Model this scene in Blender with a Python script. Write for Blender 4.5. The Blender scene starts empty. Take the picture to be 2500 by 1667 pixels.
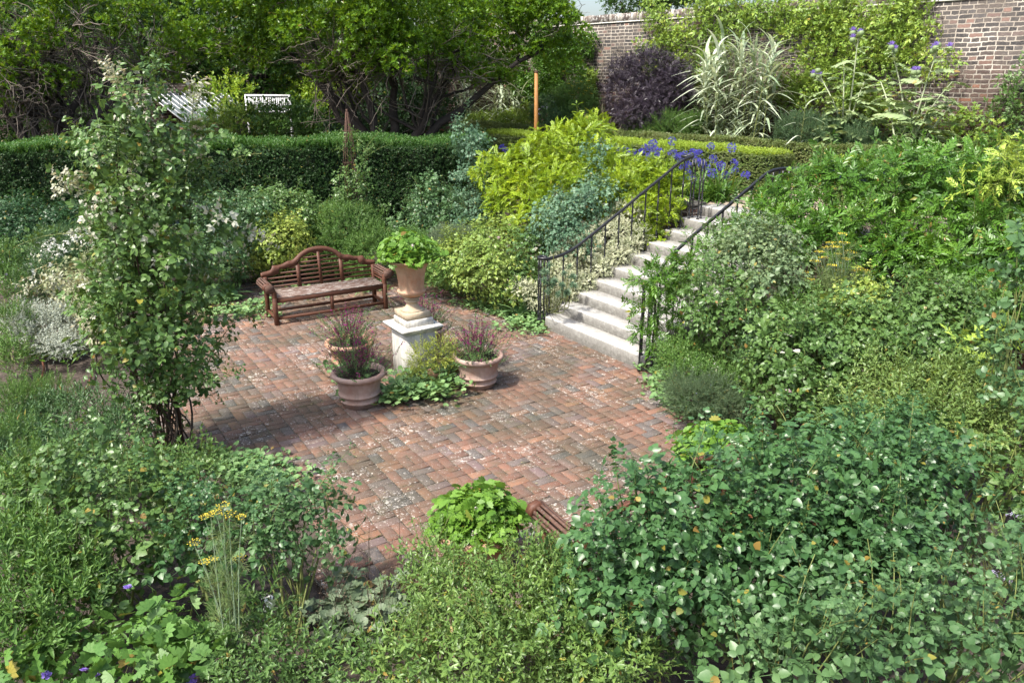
import bpy, math
import numpy as np
from math import radians, sin, cos, tan, pi

# ------------------------------------------------------------------ camera, sky, sun, exposure
S = bpy.context.scene
CAMH, PITCH, FPX = 3.65, math.atan(641 / 1900), 1900.0
cam = bpy.data.cameras.new("camera"); camo = bpy.data.objects.new("camera", cam)
S.collection.objects.link(camo); S.camera = camo
camo.location = (0, 0, CAMH); camo.rotation_euler = (pi / 2 - PITCH, 0, 0)
cam.sensor_width = 36; cam.lens = FPX / 2500 * 36; cam.clip_end = 500; cam.clip_start = 0.05

SUN_EL, SUN_AZ = radians(57), math.atan2(-0.75, -0.62)      # azimuth measured from +Y towards +X
w = bpy.data.worlds.new("World"); S.world = w; w.use_nodes = True
nt = w.node_tree; nt.nodes.clear()
sky = nt.nodes.new("ShaderNodeTexSky"); sky.sky_type = 'NISHITA'; sky.sun_disc = False
sky.sun_elevation = SUN_EL; sky.sun_rotation = SUN_AZ; sky.air_density = 1.0; sky.dust_density = 4.0; sky.ozone_density = 1.0
bg = nt.nodes.new("ShaderNodeBackground"); bg.inputs[1].default_value = 0.15
wo = nt.nodes.new("ShaderNodeOutputWorld")
nt.links.new(sky.outputs[0], bg.inputs[0]); nt.links.new(bg.outputs[0], wo.inputs[0])
sl = bpy.data.lights.new("sun", 'SUN'); sl.energy = 3.3; sl.angle = radians(2.5); sl.color = (1, 0.955, 0.88)
so = bpy.data.objects.new("sun", sl); S.collection.objects.link(so)
_d = np.array([sin(SUN_AZ) * cos(SUN_EL), cos(SUN_AZ) * cos(SUN_EL), sin(SUN_EL)])
so.rotation_euler = (pi / 2 - SUN_EL, 0, math.atan2(_d[1], _d[0]) + pi / 2)
S.view_settings.view_transform = 'Standard'; S.view_settings.look = 'None'
S.view_settings.gamma = 1; S.view_settings.exposure = 1.08
S.cycles.max_bounces = 6; S.cycles.diffuse_bounces = 3; S.cycles.glossy_bounces = 2
S.cycles.transmission_bounces = 4; S.cycles.transparent_max_bounces = 4
S.cycles.caustics_reflective = False; S.cycles.caustics_refractive = False
S.cycles.use_denoising = True
try: S.cycles.denoiser = 'OPENIMAGEDENOISE'
except Exception: pass

# ------------------------------------------------------------------ survey helpers (sight lines of the photo, used to measure the garden)
CP, SP = cos(PITCH), sin(PITCH)
CAM = np.array([0, 0, CAMH])
def ray(px, py):
    x, y = (px - 1250) / FPX, -(py - 833) / FPX
    return np.array([x, CP + y * SP, -SP + y * CP])
def at_z(px, py, z):
    d = ray(px, py); return CAM + d * (z - CAMH) / d[2]
def at_y(px, py, Y):
    d = ray(px, py); return CAM + d * Y / d[1]
def at_n(px, py, n, c):
    d = ray(px, py); return CAM + d * c / (d[0] * n[0] + d[1] * n[1])
def fwd(P): return P[1] * CP - (P[2] - CAMH) * SP
TZ = 1.6                                            # height of the upper terrace
A1 = radians(33.2); E1 = np.array([-sin(A1), cos(A1), 0]); W1 = np.array([cos(A1), sin(A1), 0])    # stairs, paving, plinth
A2 = radians(42.2); E2 = np.array([-sin(A2), cos(A2), 0]); N2 = np.array([cos(A2), sin(A2), 0])    # garden wall and box hedges
UPZ = np.array([0, 0, 1.0])
def ew(e, w_, z=0.0): return E1 * e + W1 * w_ + UPZ * z
def en(e, n, z=0.0): return E2 * e + N2 * n + UPZ * z

# ------------------------------------------------------------------ object helpers
COL = S.collection
def thing(name, label, cat, loc=(0, 0, 0), rotz=0, group=None):
    o = bpy.data.objects.new(name, None); COL.objects.link(o); o.empty_display_size = 0.2
    o.location = loc; o.rotation_euler = (0, 0, rotz); o["label"] = label; o["category"] = cat
    if group: o["group"] = group
    return o
def tag(o, label=None, cat=None, group=None, kind=None):
    if label: o["label"] = label
    if cat: o["category"] = cat
    if group: o["group"] = group
    if kind: o["kind"] = kind
    return o
def dup(root, loc, rotz=0, label=None, scale=None, group=None):
    r = root.copy(); COL.objects.link(r); r.location = loc; r.rotation_euler = (0, 0, rotz)
    if scale: r.scale = (scale,) * 3
    if label: r["label"] = label
    if group: r["group"] = group
    for ch in list(root.children):
        c = ch.copy(); COL.objects.link(c); c.parent = r
        for g in list(ch.children):
            d = g.copy(); COL.objects.link(d); d.parent = c
    return r
def link(me, name, parent=None, mat=None):
    o = bpy.data.objects.new(name, me); COL.objects.link(o)
    if mat: me.materials.append(mat)
    if parent: o.parent = parent
    return o
def npmesh(name, V, F, rnd=None, smooth=False):
    """V (n,3), F (m,4) -> mesh; quads whose 4th index is -1 are triangles"""
    V = np.ascontiguousarray(V, dtype=np.float32); F = np.asarray(F, dtype=np.int32)
    me = bpy.data.meshes.new(name); me.vertices.add(len(V)); me.vertices.foreach_set("co", V.ravel())
    tri = F[:, 3] < 0; tot = np.where(tri, 3, 4).astype(np.int32)
    flat = F.ravel()[F.ravel() >= 0]
    st = np.concatenate([[0], np.cumsum(tot)[:-1]]).astype(np.int32)
    me.loops.add(len(flat)); me.loops.foreach_set("vertex_index", flat)
    me.polygons.add(len(F)); me.polygons.foreach_set("loop_start", st); me.polygons.foreach_set("loop_total", tot)
    if smooth: me.polygons.foreach_set("use_smooth", np.ones(len(F), dtype=bool))
    if rnd is not None:
        a = me.attributes.new("rnd", 'FLOAT', 'POINT'); a.data.foreach_set("value", np.asarray(rnd, dtype=np.float32))
    me.update(calc_edges=True)
    return me

class MB:
    """collects boxes, tubes, lathes ... into ONE mesh"""
    def __init__(s): s.V = []; s.F = []; s.R = []; s.n = 0
    def add(s, V, F, r=0.5):
        V = np.asarray(V, float).reshape(-1, 3); F = np.asarray(F, int).reshape(-1, 4)
        s.V.append(V); s.F.append(np.where(F < 0, -1, F + s.n)); s.n += len(V)
        s.R.append(np.full(len(V), r) if np.isscalar(r) else np.asarray(r)); return s
    def box(s, c, d, rot=None, r=0.5, bev=0.0):
        x, y, z = np.array(d, float) / 2
        if bev <= 0:
            V = np.array([[-x, -y, -z], [x, -y, -z], [x, y, -z], [-x, y, -z], [-x, -y, z], [x, -y, z], [x, y, z], [-x, y, z]])
            F = [[0, 3, 2, 1], [4, 5, 6, 7], [0, 1, 5, 4], [1, 2, 6, 5], [2, 3, 7, 6], [3, 0, 4, 7]]
        else:
            b = min(bev, x * .49, y * .49, z * .49)
            def ring(i, zz): return [[-x + i, -y + i, zz], [x - i, -y + i, zz], [x - i, y - i, zz], [-x + i, y - i, zz]]
            V = np.array(ring(b, -z) + ring(0, -z + b) + ring(0, z - b) + ring(b, z))
            F = [[0, 3, 2, 1], [12, 13, 14, 15]]
            for k in range(3):
                for i in range(4):
                    j = (i + 1) % 4; F.append([4 * k + i, 4 * k + j, 4 * k + 4 + j, 4 * k + 4 + i])
        if rot is not None: V = V @ np.asarray(rot)
        return s.add(V + np.asarray(c, float), F, r)
    def tube(s, P, R, seg=8, cap=True, r=0.5):
        P = np.asarray(P, float); k = len(P); R = np.full(k, R) if np.isscalar(R) else np.asarray(R, float)
        T = np.gradient(P, axis=0); T /= np.linalg.norm(T, axis=1)[:, None] + 1e-12
        a = np.array([0, 0, 1.0]) if abs(T[0][2]) < .9 else np.array([1.0, 0, 0])
        rings = []
        for i in range(k):
            u = a - T[i] * (a @ T[i]); u /= np.linalg.norm(u) + 1e-12; a = u
            v = np.cross(T[i], u); th = np.arange(seg) * 2 * pi / seg
            rings.append(P[i] + R[i] * (np.cos(th)[:, None] * u + np.sin(th)[:, None] * v))
        V = np.concatenate(rings); F = []
        for i in range(k - 1):
            for j in range(seg):
                q = (j + 1) % seg; F.append([i * seg + j, i * seg + q, (i + 1) * seg + q, (i + 1) * seg + j])
        if cap:
            V = np.vstack([V, P[0], P[-1]]); m = k * seg
            for j in range(seg):
                q = (j + 1) % seg; F.append([m, q, j, -1]); F.append([m + 1, (k - 1) * seg + j, (k - 1) * seg + q, -1])
        return s.add(V, F, r)
    def lathe(s, prof, c=(0, 0, 0), seg=48, r=0.5):
        prof = np.asarray(prof, float); k = len(prof); th = np.arange(seg) * 2 * pi / seg
        V = np.concatenate([np.stack([p[0] * np.cos(th), p[0] * np.sin(th), np.full(seg, p[1])], 1) for p in prof]); F = []
        for i in range(k - 1):
            for j in range(seg):
                q = (j + 1) % seg; F.append([i * seg + j, i * seg + q, (i + 1) * seg + q, (i + 1) * seg + j])
        return s.add(V + np.asarray(c), F, r)
    def prism(s, poly, z0, z1, M=None, r=0.5, inset=0.0):
        """poly (k,2) extruded along z; M maps local xyz rows to world"""
        poly = np.asarray(poly, float); k = len(poly)
        V = np.vstack([np.c_[poly, np.full(k, z0)], np.c_[poly, np.full(k, z1)], [[*poly.mean(0), z0]], [[*poly.mean(0), z1]]]); F = []
        for i in range(k):
            j = (i + 1) % k; F += [[i, j, k + j, k + i], [2 * k, j, i, -1], [2 * k + 1, k + i, k + j, -1]]
        if M is not None: V = V @ np.asarray(M)
        return s.add(V, F, r)
    def build(s, name, mat, parent=None, smooth=False):
        me = npmesh(name, np.concatenate(s.V), np.concatenate(s.F), np.concatenate(s.R), smooth)
        return link(me, name, parent, mat)
def bevel(o, wd=0.004, seg=2):
    m = o.modifiers.new("bevel", 'BEVEL'); m.width = wd; m.segments = seg; m.limit_method = 'ANGLE'; m.angle_limit = radians(40); return o
def smooth_by_angle(o, deg=40):
    for p in o.data.polygons: p.use_smooth = True
    m = o.modifiers.new("edges", 'EDGE_SPLIT'); m.split_angle = radians(deg); return o

# ------------------------------------------------------------------ material helpers
class NT:
    def __init__(s, name):
        s.m = bpy.data.materials.new(name); s.m.use_nodes = True; s.t = s.m.node_tree; s.t.nodes.clear()
        s.out = s.n('ShaderNodeOutputMaterial'); s.co = s.n('ShaderNodeTexCoord')
    def n(s, t, **k):
        x = s.t.nodes.new(t)
        for a, b in k.items(): setattr(x, a, b)
        return x
    def l(s, a, b): s.t.links.new(a, b)
    def noise(s, scale, detail=4, rough=.55, coord=None, dist=0.0, w=None):
        x = s.n('ShaderNodeTexNoise'); x.inputs['Scale'].default_value = scale; x.inputs['Detail'].default_value = detail
        x.inputs['Roughness'].default_value = rough; x.inputs['Distortion'].default_value = dist
        s.l(coord or s.co.outputs['Object'], x.inputs['Vector']); return x.outputs['Fac']
    def ramp(s, fac, stops, interp='LINEAR'):
        x = s.n('ShaderNodeValToRGB'); x.color_ramp.interpolation = interp; e = x.color_ramp.elements
        while len(e) < len(stops): e.new(0.5)
        for i, (p, c) in enumerate(stops):
            e[i].position = p; c = (c, c, c) if np.isscalar(c) else c; e[i].color = (*c[:3], 1)
        s.l(fac, x.inputs[0]); return x.outputs[0]
    def mix(s, f, a, b, mode='MIX'):
        x = s.n('ShaderNodeMix', data_type='RGBA', blend_type=mode)
        for v, i in ((f, 0), (a, 6), (b, 7)):
            if hasattr(v, 'links'): s.l(v, x.inputs[i])
            elif i == 0: x.inputs[0].default_value = v
            else: x.inputs[i].default_value = (*v[:3], 1)
        return x.outputs[2]
    def math(s, op, a, b=0.0, clamp=False):
        x = s.n('ShaderNodeMath', operation=op, use_clamp=clamp)
        for v, i in ((a, 0), (b, 1)):
            if hasattr(v, 'links'): s.l(v, x.inputs[i])
            else: x.inputs[i].default_value = v
        return x.outputs[0]
    def attr(s, nm='rnd'): return s.n('ShaderNodeAttribute', attribute_name=nm).outputs['Fac']
    def bump(s, h, strength=.3, dist=.01):
        x = s.n('ShaderNodeBump'); x.inputs['Strength'].default_value = strength; x.inputs['Distance'].default_value = dist
        s.l(h, x.inputs['Height']); return x.outputs[0]
    def pbr(s, col, rough=.6, normal=None, spec=.5, transl=0.0, tcol=None):
        p = s.n('ShaderNodeBsdfPrincipled'); p.inputs['Specular IOR Level'].default_value = spec
        if hasattr(col, 'links'): s.l(col, p.inputs['Base Color'])
        else: p.inputs['Base Color'].default_value = (*col[:3], 1)
        if hasattr(rough, 'links'): s.l(rough, p.inputs['Roughness'])
        else: p.inputs['Roughness'].default_value = rough
        if normal: s.l(normal, p.inputs['Normal'])
        o = p.outputs[0]
        if transl > 0:
            t = s.n('ShaderNodeBsdfTranslucent'); c = tcol if tcol is not None else col
            if hasattr(c, 'links'): s.l(c, t.inputs[0])
            else: t.inputs[0].default_value = (*c[:3], 1)
            mx = s.n('ShaderNodeMixShader'); mx.inputs[0].default_value = transl
            s.l(o, mx.inputs[1]); s.l(t.outputs[0], mx.inputs[2]); o = mx.outputs[0]
        s.l(o, s.out.inputs[0]); return s.m

_leafmats = {}
def leafmat(name, cols, rough=.42, transl=.20, patch=1.2, spec=.4):
    """cols: 3-4 colours spread over the per-leaf random value, plus slow patches of younger growth"""
    if name in _leafmats: return _leafmats[name]
    cols = [(c[0] * 1.0, c[1] * .98, c[2] * .92) if c[1] > c[0] and c[1] > 1.3 * c[2] else c for c in cols]
    t = NT(name); r = t.attr(); n = t.noise(patch, 2)
    f = t.math('ADD', t.math('MULTIPLY', r, .7), t.math('MULTIPLY', t.math('SUBTRACT', n, .5), .9), clamp=False)
    f = t.math('ADD', f, .15, clamp=True)
    k = len(cols); c = t.ramp(f, [(i / (k - 1), cols[i]) for i in range(k)])
    v = t.noise(60, 2); c = t.mix(t.math('MULTIPLY', t.math('SUBTRACT', v, .35), .35, clamp=True), c, tuple(min(1, x * 1.7 + .02) for x in cols[-1]))
    q = t.math('FRACT', t.math('MULTIPLY', r, 17.3)); gg = cols[-1][1] > cols[-1][2] * 1.25 and cols[-1][1] > cols[-1][0] * .95
    if gg: c = t.mix(t.ramp(q, [(.986, 0), (.989, .7)], 'LINEAR'), c, (.34, .27, .04)); c = t.mix(t.ramp(q, [(.995, 0), (.997, .8)], 'LINEAR'), c, (.22, .11, .04))
    tc = t.mix(.5, c, tuple(min(1, x * 1.5) for x in (cols[-1][0] * 1.1, cols[-1][1], cols[-1][2] * .5)))
    _leafmats[name] = t.pbr(c, rough, None, spec, transl, tc); return _leafmats[name]
def plain(name, col, rough=.6, var=.25, scale=20, bumps=.0, spec=.4, transl=0):
    t = NT(name); n = t.noise(scale, 5)
    c = t.mix(n, tuple(x * (1 - var) for x in col), tuple(min(1, x * (1 + var)) for x in col))
    return t.pbr(c, rough, t.bump(n, bumps, .01) if bumps else None, spec, transl)

# ------------------------------------------------------------------ surface materials
def m_soil():
    t = NT("soil"); a = t.noise(6, 8, .65); b = t.noise(70, 4, .7)
    c = t.ramp(a, [(.3, (.035, .027, .022)), (.5, (.07, .055, .045)), (.72, (.13, .105, .085))])
    sp = t.ramp(b, [(.62, 0), (.70, 1)], 'LINEAR'); big = t.ramp(t.noise(2.2, 3), [(.42, 0), (.6, 1)])
    c = t.mix(t.math('MULTIPLY', sp, t.math('ADD', t.math('MULTIPLY', big, .6), .25)), c, (.42, .37, .31))
    return t.pbr(c, .95, t.bump(t.math('ADD', a, t.math('MULTIPLY', b, .5)), .8, .03), .2)
def m_brickpave():
    t = NT("paving_brick"); r = t.attr()
    c = t.ramp(r, [(0, (.16, .062, .036)), (.2, (.20, .085, .052)), (.36, (.13, .060, .042)), (.5, (.24, .105, .065)), (.60, (.17, .105, .092)),
                   (.70, (.105, .088, .088)), (.78, (.27, .12, .06)), (.86, (.075, .078, .085)), (.94, (.15, .10, .105)), (1, (.21, .11, .085))], 'CONSTANT')
    n1 = t.noise(9, 6, .65); n2 = t.noise(55, 5, .7); n3 = t.noise(1.3, 3)
    c = t.mix(t.ramp(n1, [(.38, .1), (.68, .75)]), c, (.125, .10, .08), 'MIX')
    c = t.mix(t.ramp(n2, [(.35, .0), (.75, .55)]), c, (.21, .155, .125), 'MIX')
    damp = t.ramp(t.noise(.8, 4), [(.42, 0), (.6, .55)]); c = t.mix(damp, c, (.05, .055, .035))
    # pale lichen, scattered by the metre and broken up by the centimetre
    wide = t.ramp(n3, [(.40, -.4), (.62, 1.0)]); mid = t.noise(19, 7, .74, dist=.5); fine = t.noise(48, 5, .75)
    lich = t.math('ADD', mid, t.math('MULTIPLY', t.math('SUBTRACT', fine, .5), .9))
    lich = t.math('ADD', lich, t.math('MULTIPLY', wide, .10)); lich = t.math('ADD', lich, t.math('MULTIPLY', t.math('FRACT', t.math('MULTIPLY', r, 7.3)), .07))
    lm = t.ramp(lich, [(.70, 0), (.755, .8)]); c = t.mix(lm, c, (.52, .49, .44))
    grit = t.ramp(t.noise(110, 3, .8), [(.62, 0), (.67, .75)]); c = t.mix(grit, c, (.50, .45, .37))
    mm = t.ramp(t.noise(3.1, 6, .7), [(.56, 0), (.72, .5)]); c = t.mix(mm, c, (.06, .075, .025))
    return t.pbr(c, .85, t.bump(t.math('ADD', n2, t.math('MULTIPLY', lm, .3)), .55, .006), .25)
def m_joint():
    t = NT("paving_joint"); a = t.noise(90, 4, .8); b = t.noise(5, 4)
    c = t.ramp(b, [(.35, (.045, .038, .028)), (.6, (.07, .06, .045)), (.75, (.06, .08, .02))])
    c = t.mix(t.ramp(a, [(.54, 0), (.62, .95)]), c, (.55, .50, .38))
    return t.pbr(c, .95, t.bump(a, .6, .01), .2)
def m_granite(name="granite", base=(.50, .49, .46), dark=(.16, .155, .14)):
    t = NT(name); a = t.noise(120, 3, .8); b = t.noise(7, 6, .7); g = t.n('ShaderNodeNewGeometry')
    c = t.ramp(a, [(.36, tuple(x * .55 for x in base)), (.5, base), (.66, tuple(min(1, x * 1.35) for x in base))])
    c = t.mix(t.ramp(b, [(.48, 0), (.75, .75)]), c, dark)
    sx = t.n('ShaderNodeSeparateXYZ'); t.l(g.outputs['Normal'], sx.inputs[0])
    side = t.ramp(sx.outputs[2], [(.2, 1), (.75, 0)])            # upright faces darkened: the risers' shaded grey is put into the colour
    c = t.mix(t.math('MULTIPLY', side, t.ramp(t.noise(16, 6, .75), [(.22, .45), (.55, .95)])), c, (.125, .12, .105))
    return t.pbr(c, .8, t.bump(a, .45, .004), .3)
def m_terra(name, base, pale, k=.5):
    t = NT(name); a = t.noise(4.5, 6, .65); b = t.noise(38, 5, .7); r = t.attr()
    c = t.mix(t.ramp(a, [(.35, 0), (.65, 1)]), base, pale)
    c = t.mix(t.ramp(b, [(.55, 0), (.72, k)]), c, tuple(min(1, x * 1.35 + .05) for x in pale))
    mp = t.n('ShaderNodeMapping'); mp.inputs['Scale'].default_value = (9, 9, 1.2); t.l(t.co.outputs['Object'], mp.inputs[0])
    st = t.noise(1.6, 5, .7, mp.outputs[0]); c = t.mix(t.ramp(st, [(.5, 0), (.72, .45)]), c, (.20, .15, .11))
    return t.pbr(c, .82, t.bump(b, .25, .004), .25)
def m_limewash():
    t = NT("plinth_stone"); a = t.noise(5, 7, .7); b = t.noise(50, 5, .75)
    mp = t.n('ShaderNodeMapping'); mp.inputs['Scale'].default_value = (8, 8, 1); t.l(t.co.outputs['Object'], mp.inputs[0])
    st = t.noise(1.5, 6, .75, mp.outputs[0])
    c = t.ramp(a, [(.3, (.36, .34, .29)), (.5, (.56, .54, .49)), (.7, (.68, .66, .62))])
    c = t.mix(t.ramp(st, [(.48, 0), (.66, .7)]), c, (.24, .235, .21)); c = t.mix(t.ramp(b, [(.6, 0), (.7, .7)]), c, (.19, .18, .15))
    return t.pbr(c, .85, t.bump(b, .35, .006), .25)
def m_wood():
    t = NT("bench_wood"); mp = t.n('ShaderNodeMapping'); mp.inputs['Scale'].default_value = (2, 30, 30); t.l(t.co.outputs['Object'], mp.inputs[0])
    g = t.noise(2.2, 6, .7, mp.outputs[0]); a = t.noise(7, 4)
    c = t.ramp(g, [(.3, (.055, .022, .013)), (.55, (.115, .046, .026)), (.75, (.17, .075, .042))])
    c = t.mix(t.ramp(a, [(.5, 0), (.75, .5)]), c, (.06, .032, .024))
    return t.pbr(c, .55, t.bump(g, .3, .004), .35)
def m_woodgrey(th=.50):
    t = NT("bench_seat_wood" if th < .55 else "bench_arm_wood"); mp = t.n('ShaderNodeMapping'); mp.inputs['Scale'].default_value = (3, 22, 22); t.l(t.co.outputs['Object'], mp.inputs[0])
    g = t.noise(2.0, 6, .75, mp.outputs[0]); l = t.noise(2.6, 7, .78, mp.outputs[0], dist=.4)
    c = t.ramp(g, [(.3, (.06, .03, .022)), (.7, (.15, .085, .06))])
    c = t.mix(t.ramp(l, [(th, 0), (th + .09, .85)]), c, (.46, .44, .40))
    return t.pbr(c, .75, t.bump(g, .35, .004), .3)
def m_iron():
    t = NT("black_iron"); a = t.noise(30, 4)
    return t.pbr(t.mix(a, (.008, .008, .010), (.022, .023, .027)), .38, t.bump(a, .15, .003), .5)
def m_rust(): return plain("rusty_iron", (.075, .038, .025), .8, .5, 30, .4)
def m_wall():
    t = NT("garden_wall_brick")
    mp = t.n('ShaderNodeMapping'); mp.vector_type = 'POINT'; t.l(t.co.outputs['Object'], mp.inputs[0])
    # the wall's own frame: x along the wall, z up (the mesh is built in that frame)
    sx = t.n('ShaderNodeSeparateXYZ'); t.l(mp.outputs[0], sx.inputs[0]); cb = t.n('ShaderNodeCombineXYZ')
    n = t.n('ShaderNodeTexNoise'); n.inputs['Scale'].default_value = 2.2; n.inputs['Detail'].default_value = 5; t.l(t.co.outputs['Object'], n.inputs['Vector'])
    sn = t.n('ShaderNodeSeparateXYZ'); t.l(n.outputs['Color'], sn.inputs[0])
    n2 = t.n('ShaderNodeTexNoise'); n2.inputs['Scale'].default_value = 14; n2.inputs['Detail'].default_value = 4; t.l(t.co.outputs['Object'], n2.inputs['Vector'])
    sn2 = t.n('ShaderNodeSeparateXYZ'); t.l(n2.outputs['Color'], sn2.inputs[0])
    X = t.math('ADD', t.math('ADD', sx.outputs[0], t.math('MULTIPLY', sn.outputs[0], .05)), t.math('MULTIPLY', sn2.outputs[0], .03))
    Z = t.math('ADD', t.math('ADD', sx.outputs[2], t.math('MULTIPLY', sn.outputs[1], .055)), t.math('MULTIPLY', sn2.outputs[1], .028))
    t.l(X, cb.inputs[0]); t.l(Z, cb.inputs[1])
    b = t.n('ShaderNodeTexBrick'); b.offset = .5; b.squash = .62; b.squash_frequency = 2
    b.inputs['Scale'].default_value = 1; b.inputs['Brick Width'].default_value = .245; b.inputs['Row Height'].default_value = .084
    b.inputs['Mortar Size'].default_value = .013; b.inputs['Mortar Smooth'].default_value = .35; b.inputs['Bias'].default_value = 0
    b.inputs['Color1'].default_value = (0, 0, 0, 1); b.inputs['Color2'].default_value = (1, 1, 1, 1); b.inputs['Mortar'].default_value = (.5, .5, .5, 1)
    t.l(cb.outputs[0], b.inputs['Vector'])
    rr = t.n('ShaderNodeSeparateColor'); t.l(b.outputs['Color'], rr.inputs[0]); r = rr.outputs[0]
    dark = t.ramp(r, [(0, (.035, .034, .035)), (.35, (.06, .055, .052)), (.6, (.095, .08, .07)), (.85, (.075, .07, .068)), (1, (.20, .12, .095))])
    red = t.ramp(r, [(0, (.055, .038, .033)), (.3, (.105, .06, .045)), (.6, (.135, .072, .055)), (.85, (.085, .062, .055)), (1, (.23, .095, .05))])
    # dark old stocks above, redder bricks low down: the wall was raised
    hz = t.math('ADD', sx.outputs[2], t.math('MULTIPLY', t.math('SUBTRACT', t.noise(.7, 4), .5), 2.6))
    hz = t.math('ADD', hz, t.math('MULTIPLY', t.math('SUBTRACT', t.noise(2.5, 3), .5), .8))
    c = t.mix(t.ramp(t.math('DIVIDE', hz, 4.0), [(.30, 0), (.62, 1)]), red, dark)
    c = t.mix(t.ramp(t.noise(20, 6, .75), [(.5, 0), (.75, .5)]), c, (.26, .22, .18))
    mort = t.ramp(t.noise(1.1, 5, .7), [(.35, (.13, .11, .09)), (.5, (.27, .24, .20)), (.66, (.50, .46, .40))])
    # some joints washed over, smearing the edges of the bricks
    fac = t.math('ADD', b.outputs['Fac'], t.math('MULTIPLY', t.ramp(t.noise(5.5, 6, .8), [(.55, 0), (.8, 1)]), .35), clamp=True)
    c = t.mix(fac, c, mort)
    h = t.math('SUBTRACT', t.math('MULTIPLY', t.noise(24, 5, .75), .5), t.math('MULTIPLY', b.outputs['Fac'], .6))
    return t.pbr(c, .92, t.bump(h, .9, .03), .2)
def m_gravel():
    t = NT("gravel"); a = t.noise(60, 4, .8); b = t.noise(1.5, 3)
    c = t.ramp(a, [(.35, (.16, .12, .09)), (.5, (.42, .34, .26)), (.65, (.62, .54, .44))])
    return t.pbr(c, .9, t.bump(a, .7, .02), .2)
M_SOIL, M_PAVE, M_JOINT, M_GRAN = m_soil(), m_brickpave(), m_joint(), m_granite("granite", (.44, .43, .40), (.15, .145, .13))
M_STONE = m_limewash(); M_WOOD, M_SEAT, M_IRON, M_RUST = m_wood(), m_woodgrey(), m_iron(), m_rust(); M_ARM = m_woodgrey(.585)
M_WALL, M_GRAVEL = m_wall(), m_gravel()
M_TERRA = m_terra("terracotta_pot", (.33, .20, .155), (.41, .31, .265)); M_URN = m_terra("terracotta_urn", (.44, .21, .12), (.50, .34, .23), .35)
M_URNBASE = m_terra("urn_foot_stone", (.40, .31, .21), (.50, .41, .29)); M_POT2 = m_terra("terracotta_orange", (.38, .18, .105), (.42, .28, .20))
M_COMPOST = plain("compost", (.03, .02, .014), .95, .5, 60, .5)
M_BARK = plain("bark", (.040, .033, .028), .9, .55, 9, .9); M_TWIG = plain("twig", (.15, .125, .10), .85, .4, 20)
M_CANE = plain("rose_cane", (.17, .20, .06), .6, .4, 14); M_CANEB = plain("old_cane", (.075, .055, .038), .8, .4, 14)
M_HOSE = plain("hose", (.12, .045, .025), .6, .2, 8)

# ------------------------------------------------------------------ ground
def struct(o, label=None): o["kind"] = "structure"; return o
def sheet(name, poly, z, mat, n=1):
    mb = MB(); P = np.array(poly, float); k = len(P); c = P.mean(0)
    V = np.vstack([np.c_[P, np.full(k, z)], [[*c, z]]]); F = [[k, i, (i + 1) % k, -1] for i in range(k)]
    mb.add(V, F); return mb.build(name, mat)
R = 240
struct(sheet("ground", [(-R, -R), (R, -R), (R, R), (-R, R)], -0.035, M_SOIL))
t1 = ew(-14, 10.15); t2 = ew(14.9, 10.15); t3 = np.array([-1.6, 18.6, 0]); t4 = np.array([-30, 19.6, 0])
mb = MB(); mb.prism([t1[:2], [120, -20], [120, 130], [-120, 130], [-120, 22], t4[:2], t3[:2], t2[:2]], -0.03, TZ - .03)
terr = mb.build("terrace", M_SOIL); struct(terr)

# basket-weave brick paving: each block is two flat bricks, turned from block to block
poly_px = [(300, 1130), (330, 1010), (400, 900), (440, 800), (470, 735), (500, 700), (640, 690), (720, 680), (985, 690), (960, 640), (1060, 620), (1110, 690),
           (1180, 720), (1260, 760), (1340, 790), (1420, 800), (1560, 850), (1660, 900), (1640, 960), (1760, 1060), (1880, 1160), (1900, 1300),
           (1700, 1420), (1500, 1560), (1200, 1600), (1000, 1590), (860, 1540), (780, 1450), (800, 1330), (740, 1210), (640, 1130), (560, 1105), (470, 1090), (400, 1160)]
POLY = np.array([at_z(x, y, 0)[:2] for x, y in poly_px])
def inside(P, Q):
    x, y = P[:, 0], P[:, 1]; r = np.zeros(len(P), bool); j = len(Q) - 1
    for i in range(len(Q)):
        a, b = Q[i], Q[j]; c = ((a[1] > y) != (b[1] > y)) & (x < (b[0] - a[0]) * (y - a[1]) / (b[1] - a[1] + 1e-12) + a[0]); r ^= c; j = i
    return r
rng = np.random.default_rng(7)
Ap = radians(32.4); Ep = np.array([-sin(Ap), cos(Ap)]); Wp = np.array([cos(Ap), sin(Ap)])
ii, jj = np.meshgrid(np.arange(-10, 90), np.arange(-40, 60), indexing='ij'); ii = ii.ravel(); jj = jj.ravel(); MOD = .225
mb = MB(); bl = .2145; bw = .1015
cs, ds, sid = [], [], []
for k in (-1, 1):
    ver = (ii + jj) % 2 == 0
    off = np.where(ver[:, None], Wp * (k * MOD / 4), Ep * (k * MOD / 4))
    cc = (ii * MOD)[:, None] * Ep + (jj * MOD)[:, None] * Wp + off
    cs.append(cc); ds.append(ver)
C = np.concatenate(cs); ver = np.concatenate(ds)
band = at_z(1337, 806, 0)[:2] @ W1[:2]
ok = inside(C + rng.normal(0, .03, C.shape), POLY) & (C @ W1[:2] < 6.72) ; C = C[ok]; ver = ver[ok]; n = len(C)
a = np.where(ver[:, None], Ep, Wp); b = np.where(ver[:, None], Wp, Ep)
L = (bl / 2 + rng.normal(0, .0016, n)); Wd = (bw / 2 + rng.normal(0, .0012, n)); ang = rng.normal(0, .012, n)
a = a + np.stack([-a[:, 1], a[:, 0]], 1) * ang[:, None]; b = np.stack([-a[:, 1], a[:, 0]], 1)
zc = rng.normal(0, .0022, n); tx = rng.normal(0, .006, n); ty = rng.normal(0, .008, n)
C = C + rng.normal(0, .0016, C.shape)
V = []
cor = [(-1, -1), (1, -1), (1, 1), (-1, 1)]
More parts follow.
